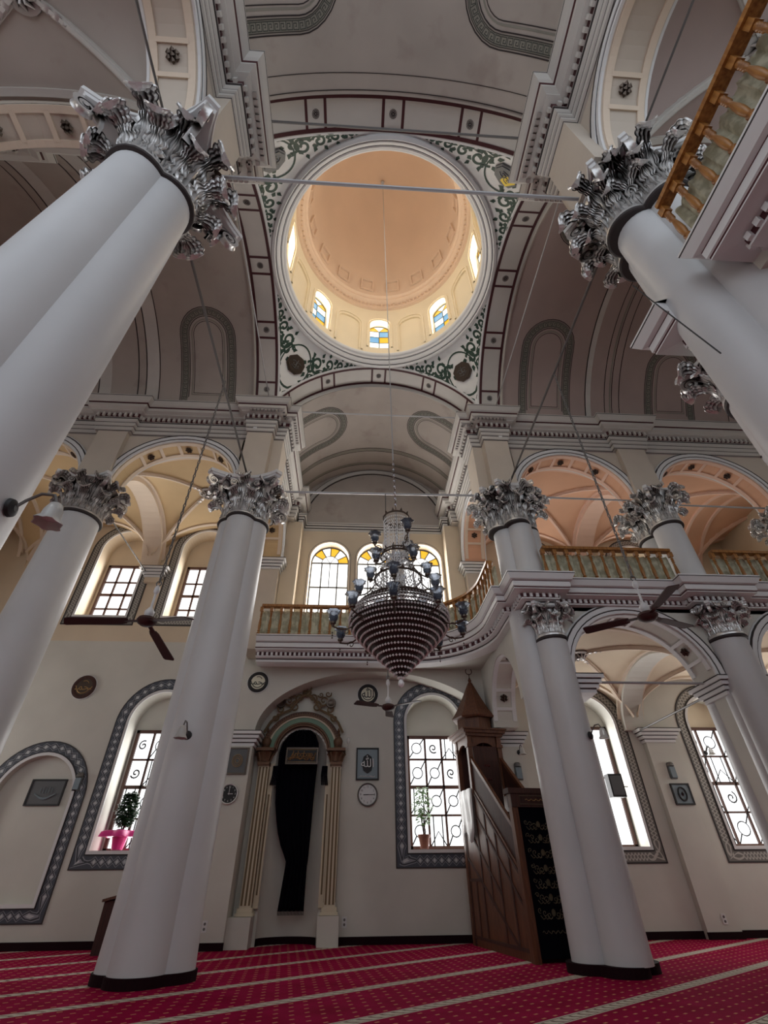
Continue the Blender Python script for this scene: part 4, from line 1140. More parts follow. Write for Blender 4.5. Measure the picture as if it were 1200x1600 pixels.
# wall pilasters and imposts at the far wall
def pilaster(x0, x1, y0, z0, z1, mat='wall', imp=None):
    mb = MB(); mb.box(((x0 + x1) / 2, (y0 + YW) / 2, (z0 + z1) / 2), (x1 - x0, YW - y0, z1 - z0)); trim(mb, [mat])
    if imp: impost(((x0 + x1) / 2, (y0 + YW) / 2), ((x1 - x0) / 2, (YW - y0) / 2), imp, imp + .3)
pilaster(6.98, 7.68, YW - .16, 0, 3.5, imp=3.50)
pilaster(10.35, 11.0, YW - .16, 0, 3.5, imp=3.50)
pilaster(-6.05, -5.60, YW - .12, 7.6, 7.75, 'wallup', imp=7.75)
pilaster(-8.7, -8.1, YW - .12, 7.6, 7.75, 'wallup', imp=7.75)
pilaster(6.6, 7.1, YW - .12, 7.6, 7.75, 'wallup', imp=7.75)
for sx, m_ in ((-1, 'spandrel'), (1, 'spandrel')):     # responds of the far-arm side arches
    mb = MB(); mb.box((CX + sx * 2.92, YW - .36, 6.62 if sx > 0 else 6.62), (.58, .70, 2.3)); trim(mb, [m_]); impost((CX + sx * 2.92, YW - .36), (.29, .35), 7.75, 8.05)
# groin vaults under the gallery
for a, b in bayr: groin(a, b, CY + 3.3, YW, 3.78, 1.27, 'wallup', 'rib', rosette=True)
# striped inner tie arches from the second columns to the far wall
mb = MB(); wallp(mb, 'X', CX + C2 - .25, CX + C2 + .25, CY + 3.3, YW, 3.78, 5.08, [(CY + PY + 1.95, 1.55, 3.78, 3.78, 1.18)]); trim(mb, ['wall'])
mb = MB(); wallp(mb, 'X', CX + C2 - .25, CX + C2 + .25, CY + 3.4, YW, zs, 9.6, [(CY + PY + 1.95, 1.55, zs, zs, 1.38)]); trim(mb, ['ribp'])
mb = MB(); wallp(mb, 'X', CX - C2 - .25, CX - C2 + .25, CY + 3.4, YW, zs, 9.6, [(CY + PY + 1.95, 1.55, zs, zs, 1.38)]); trim(mb, ['rib'])
# big low arch before the prayer niche wall
ya = YW - .55
mb = MB(); wallp(mb, 'Y', ya, YW - .01, -2.95, 3.80, 3.62, 5.08, [(.48, 2.73, 3.62, 3.62, 1.37)], seg=40); struct(mb, 'wall_niche_arch', ['wall'])
mb = MB(); mb.box((-2.60, (ya + YW) / 2, 1.66), (.70, .55, 3.32)); trim(mb, ['wall']); mb = MB(); mb.box((3.50, (ya + YW) / 2, 1.66), (.60, .55, 3.32)); trim(mb, ['wall'])
impost((-2.60, (ya + YW) / 2 + .02), (.35, .25), 3.32, 3.62); impost((3.50, (ya + YW) / 2 + .02), (.30, .25), 3.32, 3.62)
# side arch between the gallery pier and the niche pier
mb = MB(); wallp(mb, 'X', 3.10, 3.66, CY + PY + .3, ya + .01, 3.62, 5.08, [(9.95, 1.05, 3.62, 3.62, 1.2)]); o = trim(mb, ['wall']); soffit_panels(o, 'X', 3.10, 3.66, 9.95, 1.05, 3.62, 1.2, 'wall', 'white', (30, 90, 150))
# skirting
mb = MB()
for xa, xb in ((-10.9, -2.95), (-.62, 3.2), (3.80, 6.98), (7.68, 11.7)): mb.box(((xa + xb) / 2, YW - .015, .06), (xb - xa, .03, .12))
mb.box((-2.60, ya - .012, .055), (.74, .03, .11)); mb.box((3.50, ya - .012, .055), (.64, .03, .11)); mb.box((7.33, YW - .17, .055), (.74, .03, .11)); P = [[(mc - .565 * cos(pi * k / 20), YW + .41 * sin(pi * k / 20), z) for k in range(21)] for z in (0, .11)]; mb.grid(P); mb.grid([P[1], [(p[0], p[1] + .02, p[2]) for p in P[1]]])
struct(mb, 'baseboard_far', 'skirt')

# ------------------------------------------------------------------ balustrades with turned balusters, curtains behind
def baluster_mesh():
    mb = MB(); mb.lathe([(.028, .04), (.034, .06), (.022, .09), (.038, .11), (.022, .13), (.030, .17), (.036, .24), (.032, .33), (.022, .42), (.018, .46), (.032, .48), (.018, .50), (.032, .52), (.018, .54), (.032, .56), (.020, .58), (.028, .60), (.028, .62)], 10)
    mb.box((0, 0, .02), (.075, .075, .05)); mb.box((0, 0, .665), (.075, .075, .11)); return mb.mesh('baluster', 'wood', 45)
BAL = baluster_mesh(); ZB = ZGF - .02; RH = .82
def balustrade(path, label, clabel, pitch=.235, off=.0, group='wooden gallery railings', cur=.12):
    L = [0]
    for a, b in zip(path, path[1:]): L.append(L[-1] + hypot(b[0] - a[0], b[1] - a[1]))
    cx, cy = path[0]
    t = thing('balustrade', label, 'railing', (cx, cy, ZB), group=group)
    loc = [(x - cx, y - cy) for x, y in path]
    for nm, z, w, h in (('bottom_rail', .03, .09, .05), ('top_rail', RH - .045, .13, .06)):
        mb = MB(); A, B = offs(loc, w / 2), offs(loc, -w / 2); P = [[(a[0], a[1], z), (b[0], b[1], z), (b[0], b[1], z + h), (a[0], a[1], z + h)] for a, b in zip(A, B)]
        mb.grid(P, closev=True); mb.face(P[0]); mb.face(P[-1][::-1]); mb.build(nm, 'wood', t)
    n = int(L[-1] / pitch)
    for k in range(n + 1):
        s = L[-1] * k / n; i = 0
        while i < len(L) - 2 and L[i + 1] < s: i += 1
        a, b = loc[i], loc[i + 1]; q = (s - L[i]) / (L[i + 1] - L[i]); x, y = a[0] + (b[0] - a[0]) * q, a[1] + (b[1] - a[1]) * q
        inst(BAL, 'baluster', t, mat4(x, y, .055, atan2(b[1] - a[1], b[0] - a[0]), 1))
    # curtain
    cp = offs(dense(path, .02), -cur); mb = MB(); P = []
    rows = [ZB + .06, ZB + .25, ZB + .45, ZB + .62, ZB + RH - .09]
    s = 0; N = []
    for i in range(len(cp)):
        q = cp[max(0, i - 1)], cp[min(len(cp) - 1, i + 1)]; dx, dy = q[1][0] - q[0][0], q[1][1] - q[0][1]; l = hypot(dx, dy) or 1; N.append((dy / l, -dx / l))
    for j, z in enumerate(rows): P.append([(cp[i][0] + N[i][0] * (.018 * sin(i * 1.05 + j * .25) + .008 * sin(i * 2.3 + j)), cp[i][1] + N[i][1] * (.018 * sin(i * 1.05 + j * .25)), z) for i in range(len(cp))])
    mb.grid(P); c = mb.build('curtain', 'cloth', smooth=60, tags=(clabel, 'curtain', 'gallery curtains behind the railings'))
    sm = c.modifiers.new('t', 'SOLIDIFY'); sm.thickness = .004
    return t
co = .30
def outl(p, d): return offs(p, d)
gp_in = outl(gpath[:-1], .22)
balustrade(gp_in[:1] + gp_in[1:], 'wooden gallery railing that curves round the far arm behind the chandelier', 'greenish curtain behind the curved railing of the far arm')
yr = yb_ + .04
balustrade([(CX + PX + .36, yr), (CX + C2 - .45, yr)], 'wooden gallery railing between the clustered column and the paired column', 'greenish curtain behind the middle railing of the right gallery')
balustrade([(CX + C2 + .45, yr), (CX + 9.6, yr)], 'wooden gallery railing running out of the right edge, right of the paired column', 'greenish curtain behind the railing at the right edge')
xr = CX + 2.84 - .30
balustrade([(xr, yn - .50), (xr, -3.1)][::-1][::-1], 'wooden balcony railing seen from below in the upper right corner', 'greenish curtain behind the railing in the upper right corner', .215)

# ------------------------------------------------------------------ iron tie rods
def rod(a, b, r, label, mat='rodw', ends=True):
    mid = tuple((p + q) / 2 for p, q in zip(a, b)); mb = MB(); rel = lambda p: tuple(p[i] - mid[i] for i in range(3))
    mb.tube([rel(a), rel(b)], r, 8); o = mb.build('tie_rod', mat, loc=mid, tags=(label, 'tie rod', 'iron tie rods')); return o
xl, xr_ = CX - PX, CX + PX; yn, yf = CY - PY, CY + PY
rod((xl + .62, yn, 8.03), (xr_ - .6, yn, 8.03), .024, 'pale tie rod crossing below the dome between the two nearest silver capitals')
rod((xl + .62, yf, 8.07), (xr_ - .6, yf, 8.13), .026, 'grey tie rod between the two far silver capitals, above the chandelier')
rod((xl, yn + .5, 8.05), (xl, yf - .5, 8.07), .022, 'dark tie rod running back between the two left great columns', 'iron')
rod((xr_, yn + .5, 8.02), (xr_, yf - .5, 8.02), .022, 'dark tie rod running back between the two right great columns', 'iron')
rod((CX - 2.0, yn - .05, 10.48), (CX + 2.0, yn - .05, 10.48), .020, 'dark thin rod high under the near arch, across the top of the dome opening', 'iron')
rod((CX - 2.0, yf - .3, 10.55), (CX + 2.0, yf - .3, 10.55), .018, 'pale rod high across the far vault between cornice blocks')
rod((CX - 2.78, yn + .8, 10.50), (CX - 2.78, yf - .5, 10.50), .013, 'thin white rod high beside the left arch of the dome')
rod((CX + 2.98, yn + .8, 10.50), (CX + 2.98, yf - .5, 10.50), .013, 'thin white rod high beside the right arch of the dome')
rod((xr_ + .6, yf, 8.14), (CX + C2 - .35, yf, 8.12), .022, 'grey tie rod across the peach arch above the middle gallery railing')
rod((CX + C2 + .42, yf, 8.02), (CX + 9.5, yf, 8.0), .022, 'grey tie rod across the peach arch at the right edge')
rod((xr_ + .55, yf, 3.76), (CX + C2 - .3, yf, 3.76), .024, 'grey tie rod under the gallery arch between the striped imposts')
rod((CX + C2, yf + .3, 3.74), (CX + C2, YW, 3.74), .022, 'grey tie rod running back from the paired column to the wall pilaster', 'iron')
rod((xl - .4, yf + .3, 7.95), (xl - .4, YW, 7.95), .016, 'thin rod running back to the wall inside the left bay', 'iron')
rod((CX - C2, yf + .3, 7.9), (CX - C2, YW, 7.9), .016, 'thin rod behind the round left column reaching the upper windows', 'iron')
rod((xl, yn - .4, 8.4), (xl, -3.0, 8.4), .016, 'thin rod running towards the camera from the nearest left capital', 'iron')
rod((xr_ - .05, yn - .4, 8.15), (xr_ - .05, -3.0, 8.15), .014, 'thin rod running towards the camera from the upper right capital', 'iron')

# ------------------------------------------------------------------ chandelier
def chain(mb, a, b, link=.05, r=.006, tw=True):
    a, b = Vector(a), Vector(b); L = (b - a).length; n = int(L / link); d = (b - a) / n
    for k in range(n):
        c = a + d * (k + .5); u = Vector((1, 0, 0)) if k % 2 else Vector((0, 1, 0))
        mb.tube([c + u * (.014 * cos(t)) + d.normalized() * (link * .62 * sin(t)) for t in [i * pi / 4 for i in range(8)]], r, 4, closed=True)
hx, hy = .50, 5.25
ch = thing('chandelier', 'big crystal chandelier with a beaded bowl and smoky tulip shades under the dome', 'chandelier', (hx, hy, 0))
m = MB(); m.tube([(-.1, 0, 18.63), (-.02, 0, 6.1)], .010, 6); m.lathe([(.001, 0), (.05, 0), (.06, .06), (.02, .10)], 16, (-.1, 0, 18.52)); m.build('cable', 'rodw', ch)
m = MB(); chain(m, (-.02, 0, 6.15), (0, 0, 5.12), .055, .007); m.build('chain', 'chrome', ch)
m = MB(); m.tube([(0, 0, 2.85), (0, 0, 5.15)], .022, 8); m.lathe([(.02, 0), (.07, .03), (.09, .10), (.05, .16), (.02, .2)], 14, (0, 0, 4.30)); m.lathe([(.02, 0), (.06, .03), (.08, .08), (.02, .14)], 14, (0, 0, 3.80)); m.build('stem', 'chrome', ch, 40)
# bowl: bead rings
bowlp = [(.03, 2.76), (.075, 2.80), (.12, 2.85), (.165, 2.90), (.215, 2.95), (.265, 3.00), (.315, 3.05), (.365, 3.10), (.415, 3.15), (.46, 3.20), (.505, 3.25), (.545, 3.30), (.575, 3.35), (.595, 3.40), (.60, 3.45), (.59, 3.50), (.565, 3.545), (.53, 3.585), (.49, 3.62), (.45, 3.65)]
bd = MB()
bowlp = [q for a_, b_ in zip(bowlp, bowlp[1:]) for q in (a_, ((a_[0] + b_[0]) / 2, (a_[1] + b_[1]) / 2))] + [bowlp[-1]]
for i, (r, z) in enumerate(bowlp):
    if i % 2: 
        continue
    rg = MB()
    n = max(8, int(2 * pi * r / .037))
    for k in range(n):
        a = 2 * pi * k / n + i * .4; bd.oct((r * 1.01 * cos(a), r * 1.01 * sin(a), z), .0155, 0, .017)
    rg.tube([(r * .985 * cos(2 * pi * k / 40), r * .985 * sin(2 * pi * k / 40), z + .025) for k in range(40)], .010, 5, closed=True); rg.build('bowl_ring', 'basket', ch, 40)
m = MB(); m.lathe([(.02, 2.80), (.15, 2.91), (.30, 3.06), (.44, 3.21), (.54, 3.34), (.57, 3.44), (.55, 3.46), (.52, 3.34), (.40, 3.20), (.1, 2.93)], 30)
m.build('bowl_basket', 'basket', ch)
o = bd.build('crystal_bowl', 'crystal', ch); o['kind'] = 'stuff'
m = MB(); m.lathe([(.001, -.045), (.025, -.03), (.036, 0), (.025, .03), (.012, .05)], 16, (0, 0, 2.70)); m.build('ball_finial', 'crystal', ch, 60)
# strand tiers
st = MB()
def strand(r0, z0, r1, z1, n, sag=0, ph=0):
    for k in range(n):
        a = 2 * pi * (k + ph) / n; m_ = max(4, int(hypot(r1 - r0, z1 - z0) / .052))
        for q in range(m_):
            t = q / m_; r = r0 + (r1 - r0) * t - sag * sin(pi * t); z = z0 + (z1 - z0) * t - .02 * sin(pi * t)
            st.oct((r * cos(a), r * sin(a), z), .0085, 0, .020)
strand(.46, 3.62, .22, 4.02, 42, .06); strand(.34, 3.72, .20, 4.12, 24, .03, .5); strand(.27, 4.05, .13, 4.42, 40, .03); strand(.52, 3.58, .30, 3.98, 40, .05, .5); strand(.21, 4.10, .19, 4.62, 34); strand(.17, 4.45, .175, 5.0, 40); strand(.11, 4.35, .12, 4.95, 12); strand(.10, 3.7, .09, 4.3, 14)
o = st.build('crystal_strand', 'crystal', ch); o['kind'] = 'stuff'
for r, z in ((.46, 3.64), (.30, 4.02), (.22, 4.36), (.19, 4.42), (.18, 5.01)):
    tr = MB(); tr.tube([(r * cos(2 * pi * k / 32), r * sin(2 * pi * k / 32), z) for k in range(32)], .013, 6, closed=True)
    n = max(10, int(r * 46))
    for k in range(n):
        a = 2 * pi * k / n; s_ = .028; tr.face([(r * cos(a - s_ / r), r * sin(a - s_ / r), z), (r * cos(a + s_ / r), r * sin(a + s_ / r), z), ((r + .02) * cos(a), (r + .02) * sin(a), z + .055)])
        tr.face([(r * cos(a + s_ / r), r * sin(a + s_ / r), z), (r * cos(a - s_ / r), r * sin(a - s_ / r), z), ((r + .005) * cos(a), (r + .005) * sin(a), z + .055)])
    tr.build('tier_ring', 'bronze', ch, 40)
def tulip_mesh():
    mb = MB(); prof = [(.018, 0), (.040, .02), (.052, .05), (.050, .08), (.056, .105), (.078, .125)]
    inner = [(r - .004, z) for r, z in prof[::-1]]
    mb.lathe(prof + inner, 24, (0, 0, 0), rf=lambda a, z: 1 + (.10 * cos(7 * a) if z > .10 else .02 * cos(7 * a))); return mb.mesh('tulip_shade', 'tulip', 50)
TUL = tulip_mesh()
cm_ = MB(); cm_.lathe([(.001, -.05), (.012, -.045), (.018, -.02), (.034, -.01), (.036, .01), (.02, .02)], 12); CUP = cm_.mesh('shade_cup', 'bronze', 40)
def arm(r0, z0, r1, z1, a, drop=.10):
    pts = []
    for i in range(15):
        t = i / 14; r = r0 + (r1 - r0) * t; z = z0 + (z1 - .05 - z0) * t ** 2 - drop * sin(pi * t) + .0; pts.append((r * cos(a), r * sin(a), z))
    mb = MB(); mb.tube(pts, .009, 6); c = pts[-1]
    e = spiral((r0 + (r1 - r0) * .55, z1 - .10), .05, 1.1, 0, 1, 14); mb.tube([(x * cos(a), x * sin(a), z) for x, z in e], .006, 5)
    for q in range(3): mb.oct((pts[-1][0], pts[-1][1], z1 - .13 - q * .03), .010, 0, .016)
    o = mb.build('arm', 'bronze', ch, 50); inst(CUP, 'shade_cup', o, Matrix.Translation((c[0], c[1], z1 - .01))); s_ = inst(TUL, 'tulip_shade', o, mat4(c[0], c[1], z1, a, 1.12))
for k in range(10): arm(.46, 3.42, .80, 3.36, 2 * pi * (k + .25) / 10)
for k in range(5): arm(.28, 3.95, .50, 3.80, 2 * pi * (k + .6) / 5)
for k in range(5): arm(.20, 4.25, .40, 4.14, 2 * pi * (k + .1) / 5, .07)
for k in range(3): arm(.18, 4.50, .30, 4.62, 2 * pi * (k + .45) / 3, .06)

# ------------------------------------------------------------------ ceiling fans
def fan(x, y, z, ztop, Rb, ph, label, mat='chain', droop=0.0):
    t = thing('ceiling_fan', label, 'fan', (x, y, z), group='three-bladed ceiling fans')
    m = MB(); m.lathe([(.001, -.06), (.06, -.055), (.10, -.03), (.115, 0), (.10, .03), (.05, .05), (.02, .055)], 24); m.build('motor', 'brown', t, 40)
    m = MB(); m.tube([(0, 0, .05), (0, 0, .42)], .014, 10); m.lathe([(.03, 0), (.055, .03), (.055, .07), (.02, .12)], 14, (0, 0, .05)); m.lathe([(.02, 0), (.035, .03), (.03, .08), (.012, .11)], 14, (0, 0, .36)); m.build('down_rod', 'porc', t, 40)
    m = MB(); m.tube([(.03 * cos(q), 0, .50 + .035 * sin(q)) for q in [i * pi / 5 for i in range(10)]], .008, 5, closed=True)
    if mat == 'chain': chain(m, (0, 0, .52), (0, 0, ztop - z), .07, .008); m.build('chain', 'iron', t)
    else: m.tube([(0, 0, .5), (0, 0, ztop - z)], .012, 6); m.build('hanger', 'iron', t)
    for k in range(3):
        a = ph + 2 * pi * k / 3; m = MB()
        pl = [(.20, -.045), (.26, -.062), (Rb - .03, -.075), (Rb, -.06), (Rb, .06), (Rb - .03, .075), (.26, .062), (.20, .045)]
        m.prism(pl, -.004, .006, T=lambda px, py, pz_: (px, py, pz_ + py * .16)); b = m.build('blade', 'brown', t); b.rotation_euler = (0, droop, a)
        m = MB(); m.box((.15, 0, .0), (.16, .05, .012)); m.build('blade_iron', 'brown', b)
fan(-2.50, 5.30, 3.42, 8.05, .82, R(85), 'dark red ceiling fan hanging on a chain at left, in front of the upper windows', droop=R(12))
fan(3.35, 4.82, 3.36, 8.02, .72, R(23), 'dark red ceiling fan hanging at right before the gallery arch')
fan(.56, 8.33, 3.30, 8.08, 0.62, R(84), 'small-looking ceiling fan low behind the chandelier tip', 'rod')

# ------------------------------------------------------------------ prayer niche surround
YM = YW - .005
mh = thing('prayer_niche_surround', 'gilded arch on two fluted cream columns around the dark curtained prayer niche', 'mihrab', (mc, YW, 0))
def at(mb, T=None): return mb
for sg in (-1, 1):
    px = sg * .80
    m = MB(); m.box((px + (-.08 if sg < 0 else 0), -.22 if sg < 0 else -.17, .22), (.50 if sg < 0 else .40, .43 if sg < 0 else .33, .44)); m.build('pedestal', 'wall', mh)
    m = MB()
    m.box((px, -.13, .47), (.34, .26, .05)); m.box((px, -.13, .53), (.29, .22, .07))
    m.box((px, -.12, 1.78), (.22, .20, 2.44))
    for q in range(3): m.box((px - .072 + .072 * q, -.225, 1.78), (.036, .012, 2.36), 0, 1)
    m.box((px - sg * .112, -.12, 1.78), (.012, .05, 2.3), 0, 1); m.box((px + sg * .112, -.12, 1.78), (.012, .05, 2.3), 0, 1)
    m.box((px - sg * .17, -.04, 1.8), (.10, .07, 2.5)); m.box((px - sg * .17, -.078, 1.6), (.03, .01, 1.7), 0, 1)
    m.build('pilaster', ['creamp', 'gilt2'], mh)
    m = MB(); m.box((px, -.20, 3.02), (.26, .24, .06)); m.box((px, -.18, 3.30), (.40, .34, .06)); m.lathe([(.12, 0), (.12, .05), (.15, .16), (.18, .19)], 8, (px, -.22, 3.06))
    for q in range(8):
        a = q * pi / 4; m.add(LFS_ := None or MB()) if False else None
        m.tube([(px + .12 * cos(a), -.22 + .11 * sin(a), 3.06), (px + .15 * cos(a), -.22 + .13 * sin(a), 3.16), (px + .20 * cos(a), -.22 + .17 * sin(a), 3.24), (px + .21 * cos(a), -.22 + .18 * sin(a), 3.20)], [.03, .03, .022, .012], 6)
    m.build('pilaster_capital', 'goldd', mh, 40)
    m = MB(); m.lathe([(.11, 0), (.12, .03), (.08, .06), (.10, .12), (.11, .18), (.08, .24), (.04, .28), (.05, .31), (.02, .36), (.035, .39), (.001, .47)], 14, (px + sg * .02, -.13, 3.33)); m.build('urn_finial', 'goldd', mh, 40)
    m = MB(); m.tube([(px + sg * .16, -.2, 3.36), (px + sg * .24, -.26, 3.34), (px + sg * .26, -.28, 3.42)], .010, 6); m.lathe([(.02, 0), (.035, .02), (.045, .06), (.04, .12), (.03, .13)], 12, (px + sg * .26, -.28, 3.42)); m.build('candle_cup', 'frost', mh, 50)
    # fringed tieback
    m = MB()
    for q in range(7): m.tube([(px - sg * (.20 + .018 * q), -.10, 3.0), (px - sg * (.20 + .02 * q), -.12, 2.80), (px - sg * (.17 + .022 * q), -.12, 2.62)], .010, 5)
    m.build('tassel', 'blackcloth', mh)
m = MB()
def arcstrip(r0, r1, d, mi):
    n = 30; zc = 3.32
    F = lambda r, y: [(r * 1.0 * -cos(pi * k / n), y, zc + r * .92 * sin(pi * k / n)) for k in range(n + 1)]
    m.grid([F(r0, 0), F(r0, -d), F(r1, -d), F(r1, 0)], mi)
arcstrip(.56, .64, .16, 0); arcstrip(.64, .655, .12, 1); arcstrip(.655, .76, .13, 2); arcstrip(.76, .80, .15, 3); arcstrip(.80, .87, .20, 0); arcstrip(.87, .90, .17, 1)
for k in range(46):
    a = pi * (k + .5) / 46; m.oct((-.60 * cos(a), -.165, 3.32 + .60 * .92 * sin(a)), .020, 0); m.box((-.845 * cos(a), -.205, 3.32 + .845 * .92 * sin(a)), (.03, .02, .03), 0, 1)
m.build('arch', ['goldd', 'woodd', 'greenp', 'creamp'], mh, 30)
m = MB()
def sp2(c, r0, turns, a0, dr, rr=.014, n=30):
    for sg in (-1, 1): m.tube([(sg * x, -.10, z) for x, z in spiral(c, r0, turns, a0, dr, n)], [1.9 * rr * (1 - .5 * i / n) for i in range(n + 1)], 6)
sp2((.26, 4.28), .13, 1.4, 2.2, -1); sp2((.42, 4.42), .12, 1.3, 4.2, 1); sp2((.16, 4.48), .10, 1.3, -.6, 1, .012); sp2((.58, 4.22), .10, 1.3, 1.6, -1, .012); sp2((.34, 4.56), .07, 1.2, 3.4, 1, .010); sp2((.52, 4.58), .08, 1.2, .4, -1, .010); sp2((.70, 4.02), .09, 1.3, 2.0, 1, .012); sp2((.06, 4.60), .06, 1.2, 3.0, -1, .010)
for sg in (-1, 1):
    m.tube([(sg * x, -.10, z) for x, z in [(.92, 3.70), (.80, 3.92), (.66, 4.06), (.50, 4.14), (.36, 4.20), (.22, 4.40), (.12, 4.52), (.0, 4.56)]], .030, 6)
    m.tube([(sg * x, -.10, z) for x, z in [(.0, 4.50), (.06, 4.62), (.10, 4.72), (.06, 4.80)]], .022, 6)
m.tube([(0, -.10, 4.50), (0, -.10, 4.84)], .016, 6); m.tube([(.055 * sin(t), -.10, 4.90 - .055 * cos(t)) for t in [-2.2 + .34 * i for i in range(14)]], .010, 6)
m.build('scroll_crest', 'gilt2', mh, 50)
for sg in (-1, 1):
    m = MB(); m.lathe([(.001, .02), (.06, .02), (.08, .03), (.11, .03), (.12, .01), (.12, -.02), (.001, -.02)], 20, T=lambda x, y, z: (sg * .60 + x, -.13 - z, 4.36 + y)); m.build('crest_boss', 'bronze', mh, 40)
# curtain gathered to one side
m = MB(); P = []
prof = [(3.78, -.16, .16), (3.68, -.32, .28), (3.5, -.46, .36), (3.30, -.52, .38), (2.9, -.52, .36), (2.6, -.51, .345), (2.3, -.48, .335), (2.0, -.42, .33), (1.75, -.35, .325), (1.55, -.27, .32), (1.38, -.18, .315), (1.28, -.13, .31), (1.2, -.13, .30), (.9, -.16, .30), (.6, -.19, .30), (.50, -.20, .30)]
for z, a, b in prof:
    P.append([(a + (b - a) * k / 40, -.03 + .028 * sin(k * .95) , z) for k in range(41)])
m.grid(P); c = m.build('curtain', 'blackcloth', smooth=60, loc=(mc, YW + .05, 0), tags=('black velvet curtain tied to one side inside the prayer niche', 'curtain')); sm = c.modifiers.new('t', 'SOLIDIFY'); sm.thickness = .01
fr = MB()
for k in range(34): fr.tube([(-.20 + .50 * k / 33, -.03, .52), (-.20 + .50 * k / 33, -.03, .44)], .004, 4)
fr.build('fringe', 'black', c)

# ------------------------------------------------------------------ writing
def text_mesh(s, size, mat, par, loc, name='lettering', rot=(R(90), 0, 0), ext=.003, sx=1.0):
    cu = bpy.data.curves.new(name, 'FONT'); cu.body = s; cu.size = size; cu.extrude = ext; cu.align_x = 'CENTER'; cu.align_y = 'CENTER'
    tmp = bpy.data.objects.new(name, cu); COL.objects.link(tmp)
    dg = bpy.context.evaluated_depsgraph_get(); me = bpy.data.meshes.new_from_object(tmp.evaluated_get(dg)); me.name = name
    bpy.data.objects.remove(tmp); bpy.data.curves.remove(cu)
    me.materials.clear(); me.materials.append(M[mat])
    o = bpy.data.objects.new(name, me); COL.objects.link(o); o.parent = par; o.location = loc; o.rotation_euler = rot; o.scale = (sx, 1, 1)
    return o
ALLAH = '\uFDF2'; MUH = '\uFEAA\uFEE4\uFEA4\uFEE3'
def script_strokes(mb, x0, x1, z0, z1, y, rnd, n=16, r=.008):
    for k in range(n):
        cx_ = x0 + (x1 - x0) * (k + .5) / n; h = (z1 - z0)
        k2 = rnd.choice((0, 1, 2, 3)); zb = z0 + h * (.25 + .12 * rnd.random())
        if k2 == 0: mb.tube([(cx_, y, zb), (cx_ + .01, y, z1 - h * .05)], r, 4)
        elif k2 == 1: mb.tube([(cx_ + (x1 - x0) / n * 1.2 * (cos(t)), y, zb + h * .22 * sin(t)) for t in [pi + i * pi / 6 for i in range(7)]], r, 4)
        elif k2 == 2: mb.tube([(cx_ + .3 * h * cos(t) * .5, y, z0 + h * .55 + h * .16 * sin(t)) for t in [i * pi / 5 for i in range(10)]], r * .8, 4, closed=True)
        else: mb.tube([(cx_ - (x1 - x0) / n, y, z0 + h * .15), (cx_, y, z0 + h * .4), (cx_ + (x1 - x0) / n, y, z0 + h * .75)], r, 4)
    mb.tube([(x0, y, z0 + .3 * (z1 - z0)), ((x0 + x1) / 2, y, z0 + .22 * (z1 - z0)), (x1, y, z0 + .32 * (z1 - z0))], r * .8, 4)
def framed(name, label, cat, x, z, w, h, fm, bgm, y=YW, group=None, ft=.03, dep=.04):
    t = thing(name, label, cat, (x, y, z), group=group)
    m = MB(); 
    for e in (-1, 1): m.box((e * (w / 2 - ft / 2), -dep / 2, 0), (ft, dep, h)); m.box((0, -dep / 2, e * (h / 2 - ft / 2)), (w - 2 * ft, dep, ft))
    m.build('frame', fm, t); m = MB(); m.box((0, -dep * .3, 0), (w - 2 * ft, dep * .5, h - 2 * ft)); m.build('picture', bgm, t); return t
t = framed('calligraphy_sign', 'dark framed sign with a line of gold writing over the niche curtain', 'sign', mc + .02, 3.19, .72, .34, 'bronze', 'black', y=YW - .16, ft=.03)
m = MB(); script_strokes(m, -.29, .29, -.10, .11, -.035, random.Random(4), 17, .009); m.build('gold_writing', 'gold', t)
m = MB(); [m.box((0, -.034, e * .125), (.62, .006, .006)) for e in (-1, 1)]; m.build('inner_border', 'gold', t)
def roundel(x, z, r, label, txt, bgm='paper', ring='black', inkm='black', y=YW):
    t = thing('roundel', label, 'plaque', (x, y, z), group='round calligraphy plaques')
    n = 12; RT = lambda a, b, c: (a, -c, b)
    m = MB(); m.prism([(r * cos(2 * pi * k / n), r * sin(2 * pi * k / n)) for k in range(n)], 0, .03, T=RT); m.build('backboard', 'white', t)
    m = MB(); m.lathe([(r * .93, .0), (r * .93, .04), (r * .80, .055), (r * .64, .04), (r * .64, .0)], n * 3, T=RT); m.build('rim', ring, t, 40)
    m = MB(); m.lathe([(r * .64, .0), (r * .64, .035), (.001, .036)], 32, T=RT); m.build('disc', bgm, t)
    text_mesh(txt, r * .95 if len(txt) == 1 else r * .75, inkm, t, (0, -.040, 0), ext=.004)
    m = MB(); m.tube([(r * .5 * cos(a), -.042, r * .5 * sin(a)) for a in [3.5 + i * .2 for i in range(14)]], r * .035, 5); m.tube([(r * .35 * cos(a), -.042, r * .1 + r * .4 * sin(a)) for a in [.5 + i * .2 for i in range(9)]], r * .03, 5); m.build('pen_stroke', inkm, t)
    return t
roundel(-2.34, 4.70, .26, 'round plaque with black writing on pale yellow, left of the niche crest', MUH, y=ya)
roundel(.30, 4.60, .27, 'round plaque with black writing on pale yellow, above the blue-grey picture', ALLAH)
roundel(-6.62, 4.72, .30, 'round brown plaque alone on the left wall above the blind niche', MUH, 'bronze', 'woodd', 'gold')
t = framed('calligraphy_picture', 'blue-grey upright picture with white writing above the wall clock', 'picture', .31, 3.06, .52, .66, 'black', 'teal')
m = MB(); m.prism([(.13 * cos(a), .20 * sin(a)) for a in [i * pi / 4 + pi / 8 * 0 for i in range(8)]], 0, .006, T=lambda a, b, c: (a, -.034 - c, b)); m.build('dark_medallion', 'black', t)
